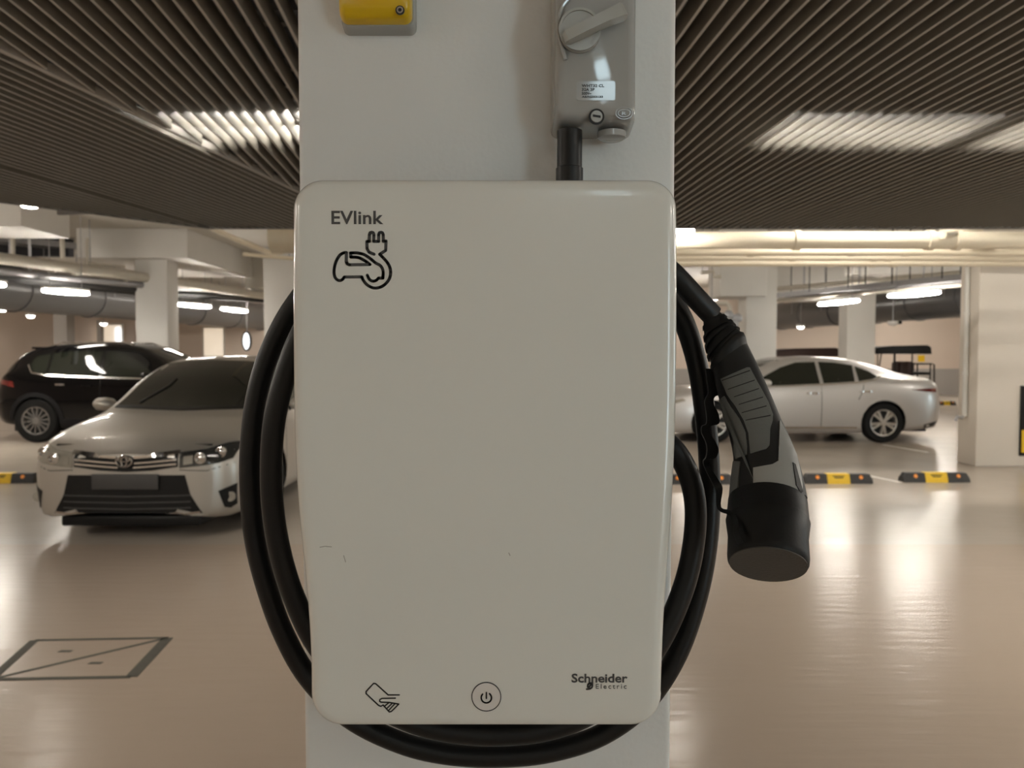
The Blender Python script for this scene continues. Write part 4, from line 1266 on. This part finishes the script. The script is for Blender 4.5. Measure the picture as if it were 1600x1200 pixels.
P('front', [(.42, .70), (.2, .682), (.07, .672), (.07, .652), (.2, .662), (.42, .678)], 'grille_bar', 'chrome', 0.022, 0.04, gr)
for zz in (.632, .598):
    P('front', [(-.40, zz + .018), (-.2, zz - .002), (-.06, zz - .012), (-.06, zz - .024), (-.2, zz - .014), (-.40, zz + .004)], 'grille_bar', 'chrome', 0.012, 0.04, gr)
    P('front', [(.40, zz + .018), (.2, zz - .002), (.06, zz - .012), (.06, zz - .024), (.2, zz - .014), (.40, zz + .004)], 'grille_bar', 'chrome', 0.012, 0.04, gr)
# emblem of three ovals
emb = MB()
for rx_, rz_, cz in ((.062, .043, 0), (.022, .040, 0.0), (.046, .016, .016)):
    emb.tube([(rx_ * math.cos(a), -0.03, .632 + cz + rz_ * math.sin(a)) for a in [2 * PI * k / 28 for k in range(29)]], 0.0065, 8)
eo = emb.obj('emblem', 'chrome', sal, local=True)
MB().prism([(.066 * math.cos(a), -0.022, .632 + .046 * math.sin(a)) for a in [2 * PI * k / 28 for k in range(28)]], (0, 0.02, 0)).obj('emblem_plate', 'trim_black', eo, local=True)
for s in (1, -1):
    hl = [(s * .42, .695), (s * .60, .715), (s * .73, .752), (s * .795, .755), (s * .805, .70), (s * .785, .635), (s * .70, .605), (s * .55, .588), (s * .42, .575)]
    h_ = P('front', hl, 'headlight', 'lamp_dark' if s > 0 else 'lamp_lens', 0.005, 0.04)
    for (u, v, r_) in ((.58, .652, .045), (.71, .69, .042)):
        l_, n_, _, _ = bv.ray_cast(Vector((s * u, -3, v)), Vector((0, 1, 0)))
        MB().lathe(l_ + Vector((0, -0.012, 0)), (0, -1, 0), [(r_, -0.01), (r_, 0.012), (r_ * 0.8, 0.014), (r_ * 0.72, 0.004), (r_ * 0.4, 0.010), (0, 0.014)], 24).obj('reflector_bowl', 'chrome', h_, local=True)
    P('front', [(s * .45, .665), (s * .52, .672), (s * .52, .61), (s * .45, .60)], 'indicator', 'lamp_lens', 0.009, 0.04, h_)
    fg = P('front', [(s * .70, .385), (s * .81, .43), (s * .80, .26), (s * .765, .235), (s * .735, .25)], 'fog_recess', 'trim_black', 0.006, 0.04)
    l_, n_, _, _ = bv.ray_cast(Vector((s * .775, -3, .33)), Vector((0, 1, 0)))
    MB().lathe(l_ + Vector((0, -0.012, 0)), (0, -1, 0), [(.040, -0.01), (.040, 0.01), (.03, 0.012), (0, 0.004)], 20).obj('fog_lamp', 'lamp_lens', fg, local=True)
    P('front', strip_poly([(s * .42, .56), (s * .62, .55), (s * .80, .60)], 0.006), 'bumper_seam', 'trim_black', 0.001, 0.05)
    mirror(sal, s * 0.86, 1.52, .985, 'silver_paint', s)
lg = P('front', [(-.46, .52), (.46, .52), (.50, .36), (.585, .215), (0, .195), (-.585, .215), (-.50, .36)], 'lower_grille', 'trim_black', 0.005, 0.05)
for zz in (.26, .31, .36):
    P('front', strip_poly([(-.5, zz), (0, zz - .01), (.5, zz)], 0.010), 'grille_slat', 'plate_blank', 0.012, 0.06, lg)
P('front', strip_poly([(-.57, .225), (-.45, .213), (0, .205), (.45, .213), (.57, .225)], 0.016), 'lip_trim', 'chrome', 0.012, 0.05, lg)
MB().box((-.26, -0.03, .41), (.26, -0.008, .53), 0.004).obj('number_plate', 'plate_blank', sal, local=True)
P('front', [(-.62, .20), (0, .185), (.62, .20), (.60, .17), (0, .17), (-.60, .17)], 'front_lip', 'silver_paint', 0.010, 0.06)
MB().box((-.56, 0.06, .10), (.56, 0.9, .19), 0.02).obj('undertray', 'trim_black', sal, local=True)
for vw in ('right', 'left'):
    P(vw, [(1.50, .93), (2.45, .955), (3.55, .985), (3.68, 1.06), (3.35, 1.26), (2.9, 1.345), (2.35, 1.355), (1.98, 1.27)], 'side_window', 'car_glass', 0.004, 0.08)
    P(vw, strip_poly([(1.30, .30), (1.30, .80), (1.42, .92)], 0.008), 'door_seam', 'trim_black', 0.001, 0.06)
    P(vw, strip_poly([(2.42, .28), (2.42, .94)], 0.008), 'door_seam', 'trim_black', 0.001, 0.06)
    handle(sal, bv, vw, 2.25, .80, 'silver_paint'); handle(sal, bv, vw, 3.2, .82, 'silver_paint')
P('rear', [(-.56, 1.10), (.56, 1.10), (.46, 1.36), (-.46, 1.36)], 'rear_window', 'car_glass', 0.004, 0.08)

# ---------- silver sedan side-on, nose to the left
S = [
    (0.00, [(.40, .22), (.45, .26), (.48, .44), (.46, .60), (.42, .66), (.3, .69), (.15, .70), (0, .71)]),
    (0.10, [(.68, .18), (.74, .24), (.77, .46), (.75, .63), (.66, .71), (.46, .74), (.22, .75), (0, .755)]),
    (0.28, [(.78, .17), (.83, .24), (.86, .48), (.83, .68), (.74, .77), (.52, .80), (.25, .81), (0, .82)]),
    (0.60, [(.82, .16), (.88, .25), (.905, .52), (.87, .77), (.78, .85), (.58, .885), (.3, .90), (0, .905)]),
    (1.15, [(.83, .16), (.89, .26), (.92, .56), (.89, .84), (.80, .92), (.66, .95), (.34, .965), (0, .97)]),
    (1.40, [(.83, .16), (.89, .26), (.92, .57), (.895, .87), (.80, .97), (.69, 1.03), (.36, 1.06), (0, 1.07)]),
    (1.85, [(.83, .16), (.89, .26), (.92, .58), (.895, .90), (.77, 1.09), (.63, 1.26), (.35, 1.30), (0, 1.31)]),
    (2.25, [(.83, .16), (.89, .26), (.92, .58), (.895, .92), (.75, 1.15), (.58, 1.37), (.33, 1.41), (0, 1.42)]),
    (2.75, [(.83, .16), (.89, .26), (.92, .59), (.89, .94), (.745, 1.17), (.57, 1.395), (.33, 1.435), (0, 1.445)]),
    (3.3, [(.83, .16), (.89, .26), (.92, .62), (.885, .97), (.74, 1.18), (.57, 1.365), (.33, 1.405), (0, 1.415)]),
    (3.75, [(.83, .17), (.89, .27), (.92, .66), (.88, 1.00), (.75, 1.15), (.60, 1.275), (.35, 1.31), (0, 1.32)]),
    (4.15, [(.81, .19), (.87, .29), (.91, .68), (.865, 1.00), (.75, 1.09), (.62, 1.155), (.36, 1.18), (0, 1.19)]),
    (4.5, [(.76, .22), (.82, .32), (.87, .68), (.82, .98), (.72, 1.05), (.58, 1.085), (.34, 1.10), (0, 1.105)]),
    (4.72, [(.68, .24), (.74, .36), (.79, .66), (.74, .94), (.64, 1.02), (.5, 1.05), (.3, 1.06), (0, 1.065)]),
    (4.86, [(.52, .28), (.58, .40), (.62, .62), (.56, .86), (.48, .93), (.38, .95), (.2, .96), (0, .96)]),
]
wheel_b = tyre_wheel(0.335, 0.215, 0.222, 10, 'alloy', double=True)
xr_w = at(1379, 690, 12.75).x
sed, P, bv = build_car('sedan_car', (xr_w - 3.78, 13.62, 0), -PI / 2, 'pale silver sedan parked side-on behind the hanging plug', S, 'white_silver_paint', (0.96, 3.78), 0.335, 0.805, wheel_b)
for vw in ('right', 'left'):
    P(vw, [(1.62, .945), (2.0, .955), (2.72, .985), (2.72, 1.345), (2.40, 1.335), (2.12, 1.25), (1.82, 1.10)], 'front_side_window', 'car_glass', 0.004, 0.08)
    P(vw, [(2.78, .99), (3.30, 1.02), (3.34, 1.285), (3.05, 1.335), (2.78, 1.345)], 'rear_side_window', 'car_glass', 0.004, 0.08)
    P(vw, [(3.37, 1.025), (3.60, 1.06), (3.70, 1.10), (3.60, 1.18), (3.38, 1.27)], 'quarter_window', 'car_glass', 0.004, 0.06)
    P(vw, strip_poly([(1.60, .93), (2.0, .94), (2.75, .97), (3.35, 1.005), (3.66, 1.05), (3.74, 1.10)], 0.022), 'window_trim', 'chrome', 0.006, 0.08)
    P(vw, strip_poly([(2.74, .27), (2.74, .96)], 0.010), 'door_seam', 'trim_black', 0.001, 0.06)
    P(vw, strip_poly([(1.42, .30), (1.42, .82), (1.58, .93)], 0.010), 'door_seam', 'trim_black', 0.001, 0.06)
    P(vw, strip_poly([(3.35, .72), (3.42, .86), (3.45, 1.0)], 0.010), 'door_seam', 'trim_black', 0.001, 0.06)
    P(vw, [(4.22, .885), (4.55, .905), (4.70, .90), (4.70, .84), (4.5, .85)], 'tail_light', 'tail_red', 0.006, 0.05)
    P(vw, [(0.08, .66), (0.45, .74), (0.50, .70), (0.12, .60)], 'headlight', 'lamp_lens', 0.006, 0.05)
    P(vw, [(1.38, .235), (3.34, .235), (3.34, .275), (1.38, .275)], 'sill_trim', 'chrome', 0.004, 0.1)
    P(vw, [(4.50, .30), (4.78, .36), (4.72, .26), (4.5, .235)], 'diffuser', 'trim_black', 0.004, 0.05)
    handle(sed, bv, vw, 2.60, .83, 'chrome', 0.22); handle(sed, bv, vw, 3.48, .86, 'chrome', 0.22)
for s in (1, -1): mirror(sed, s * 0.89, 1.78, 1.0, 'white_silver_paint', s)
P('rear', [(-.58, 1.13), (.58, 1.13), (.50, 1.37), (-.50, 1.37)], 'rear_window', 'car_glass', 0.004, 0.08)
P('front', [(-.66, 1.0), (.66, 1.0), (.55, 1.37), (-.55, 1.37)], 'windscreen', 'car_glass', 0.004, 0.08)

# ---------- black crossover side-on, nose to the right
S = [
    (0.00, [(.42, .30), (.48, .34), (.50, .55), (.50, .72), (.45, .82), (.32, .86), (.16, .87), (0, .88)]),
    (0.12, [(.68, .26), (.74, .32), (.77, .56), (.76, .78), (.68, .88), (.48, .92), (.24, .93), (0, .94)]),
    (0.40, [(.80, .24), (.86, .32), (.89, .60), (.86, .84), (.78, .94), (.58, .99), (.3, 1.0), (0, 1.01)]),
    (1.05, [(.83, .24), (.89, .32), (.92, .64), (.89, .95), (.81, 1.04), (.66, 1.08), (.34, 1.10), (0, 1.11)]),
    (1.30, [(.83, .24), (.89, .32), (.92, .65), (.895, .98), (.81, 1.09), (.70, 1.15), (.37, 1.19), (0, 1.20)]),
    (1.75, [(.83, .24), (.89, .32), (.92, .66), (.895, 1.02), (.79, 1.25), (.67, 1.43), (.37, 1.48), (0, 1.49)]),
    (2.10, [(.83, .24), (.89, .32), (.92, .66), (.895, 1.03), (.77, 1.33), (.62, 1.575), (.36, 1.62), (0, 1.635)]),
    (2.6, [(.83, .24), (.89, .32), (.92, .67), (.89, 1.05), (.765, 1.36), (.61, 1.62), (.36, 1.665), (0, 1.68)]),
    (3.2, [(.83, .24), (.89, .32), (.92, .70), (.885, 1.08), (.76, 1.36), (.61, 1.61), (.36, 1.65), (0, 1.665)]),
    (3.7, [(.82, .25), (.88, .33), (.915, .74), (.87, 1.12), (.75, 1.36), (.60, 1.57), (.36, 1.61), (0, 1.62)]),
    (4.0, [(.79, .28), (.85, .38), (.89, .78), (.84, 1.12), (.72, 1.31), (.58, 1.48), (.34, 1.53), (0, 1.545)]),
    (4.25, [(.74, .31), (.80, .42), (.83, .80), (.78, 1.08), (.68, 1.18), (.55, 1.29), (.32, 1.34), (0, 1.355)]),
    (4.42, [(.62, .34), (.68, .46), (.72, .78), (.66, 1.0), (.57, 1.07), (.44, 1.10), (.26, 1.12), (0, 1.13)]),
]
wheel_c = tyre_wheel(0.365, 0.225, 0.235, 14, 'alloy_dark', thin=True)
xs_w = at(58, 690, 12.8).x
suv, P, bv = build_car('crossover_car', (xs_w + 3.66, 13.68, 0), PI / 2, 'black crossover car parked side-on behind the silver saloon', S, 'black_paint', (0.96, 3.66), 0.365, 0.805, wheel_c, cladding=True)
for vw in ('left', 'right'):
    P(vw, [(1.62, 1.075), (2.55, 1.10), (2.55, 1.52), (2.28, 1.50), (1.95, 1.33)], 'front_side_window', 'car_glass', 0.004, 0.08)
    P(vw, [(2.62, 1.105), (3.45, 1.14), (3.45, 1.49), (3.1, 1.525), (2.62, 1.525)], 'rear_side_window', 'car_glass', 0.004, 0.08)
    P(vw, [(3.50, 1.145), (3.72, 1.19), (3.80, 1.30), (3.75, 1.42), (3.50, 1.485)], 'quarter_window', 'car_glass', 0.004, 0.06)
    P(vw, strip_poly([(1.60, 1.06), (2.6, 1.085), (3.50, 1.125), (3.74, 1.165), (3.84, 1.30)], 0.022), 'window_trim', 'chrome', 0.006, 0.08)
    P(vw, strip_poly([(2.58, .36), (2.58, 1.09)], 0.010), 'door_seam', 'trim_black', 0.001, 0.06)
    P(vw, [(1.35, .26), (3.22, .26), (3.22, .40), (1.35, .38)], 'sill_cladding', 'cladding_black', 0.010, 0.1)
    P(vw, [(4.02, .92), (4.30, .98), (4.36, 1.05), (4.05, 1.02)], 'tail_light', 'tail_red', 0.008, 0.05)
    handle(suv, bv, vw, 2.80, .95, 'black_paint', 0.2); handle(suv, bv, vw, 3.25, .97, 'chrome', 0.16)
for s in (1, -1): mirror(suv, s * 0.89, 1.75, 1.12, 'black_paint', s)
P('front', [(-.68, 1.14), (.68, 1.14), (.56, 1.56), (-.56, 1.56)], 'windscreen', 'car_glass', 0.004, 0.08)
P('rear', [(-.58, 1.20), (.58, 1.20), (.50, 1.54), (-.50, 1.54)], 'rear_window', 'car_glass', 0.004, 0.08)
MB().box((-.54, 3.55, 1.56), (.54, 3.93, 1.60), 0.012).obj('roof_spoiler', 'black_paint', suv, local=True)
for s in (-1, 1):
    MB().tube([(s * .52, 2.2, 1.62), (s * .53, 2.35, 1.675), (s * .54, 3.4, 1.675), (s * .53, 3.6, 1.61)], 0.016, 8).obj('roof_rail', 'chrome', suv, local=True)


# ---------- open buggies by the end wall
def buggy(x0, x1, Y, zr, label, m_roof, rack=True):
    """roof from x0 to x1 at distance Y, nose to the left"""
    t = thing('golf_buggy', ((x0 + x1) / 2, Y + 0.55, 0), label, 'buggy', 'open buggies by the end wall')
    L = x1 - x0
    rr_ = []
    for f, w_, h_ in ((0, .50, .04), (0.03, .56, .17), (0.3, .58, .22), (0.9, .58, .24), (0.97, .56, .18), (1.0, .50, .06)):
        x = x0 + L * f
        rr_.append([(x, Y + .55 - w_, zr - .02), (x, Y + .55 - w_ * 0.95, zr - .02 + h_), (x, Y + .55 + w_ * 0.95, zr - .02 + h_), (x, Y + .55 + w_, zr - .02)])
    MB().loft(rr_).obj('roof', m_roof, t, smooth=30)
    for s in (0.06, 1.04):
        for f, lean in ((0.12, -0.18), (0.36, 0.0), (0.66, 0.0)):
            x = x0 + L * f
            MB().tube([(x, Y + s, zr - 0.02), (x + lean * 0.3, Y + s, 1.1), (x + lean, Y + s, 0.6)], 0.018, 8).obj('post', 'trim_black', t)
    xb = x0 + L * 0.40
    MB().box((x0 - 0.35, Y + .05, .28), (x1 + 0.05, Y + 1.05, .55), 0.06).obj('chassis', 'cladding_black', t)
    MB().box((x0 - 0.45, Y + .1, .45), (x0 + 0.25, Y + 1.0, .85), 0.1).obj('front_cowl', 'cladding_black', t)
    for s in (0.08, 0.56):
        MB().box((xb - 0.1, Y + s, .60), (xb + .40, Y + s + .46, .78), 0.05).obj('seat', 'seat_brown', t)
        MB().box((xb + .30, Y + s, .74), (xb + .48, Y + s + .46, 1.28), 0.07).obj('backrest', 'seat_brown', t)
    if rack:
        MB().box((xb + .45, Y + .1, .92), (x1 + 0.0, Y + 1.0, 1.0), 0.03).obj('rear_seat', 'trim_black', t)
        for s in (0.12, 0.98):
            MB().tube([(xb + .5, Y + s, 1.22), (x1 + 0.02, Y + s, 1.22), (x1 + 0.10, Y + s, 1.20), (x1 + 0.12, Y + s, .35)], 0.022, 8).obj('rack_rail', 'trim_black', t)
            MB().tube([(x1 + 0.0, Y + s, 1.2), (x1 + 0.0, Y + s, .35)], 0.018, 8).obj('rack_rail', 'trim_black', t)
        MB().box((x1 - 0.1, Y + .1, .33), (x1 + 0.2, Y + 1.0, .38)).obj('rack_floor', 'trim_black', t)
    for xx in (x0 + 0.0, x1 - 0.35):
        for s in (0.08, 0.92):
            MB().lathe((xx, Y + s, 0.22), (0, 1, 0), [(0.0, 0), (.2, 0), (.22, .03), (.22, .12), (.2, .15), (0, .15)], 24).obj('wheel', 'tyre_rubber', t)


Yb = 20.6
buggy(at(1368, 550, Yb).x, at(1458, 550, Yb).x, Yb, at(1400, 552, Yb).z, 'black-roofed open buggy with a rear rack behind the sedan boot', 'trim_black')
buggy(at(1212, 550, Yb).x, at(1316, 550, Yb).x, Yb, at(1400, 556, Yb).z, 'brown-roofed buggy seen over the sedan roof', 'seat_brown', False)
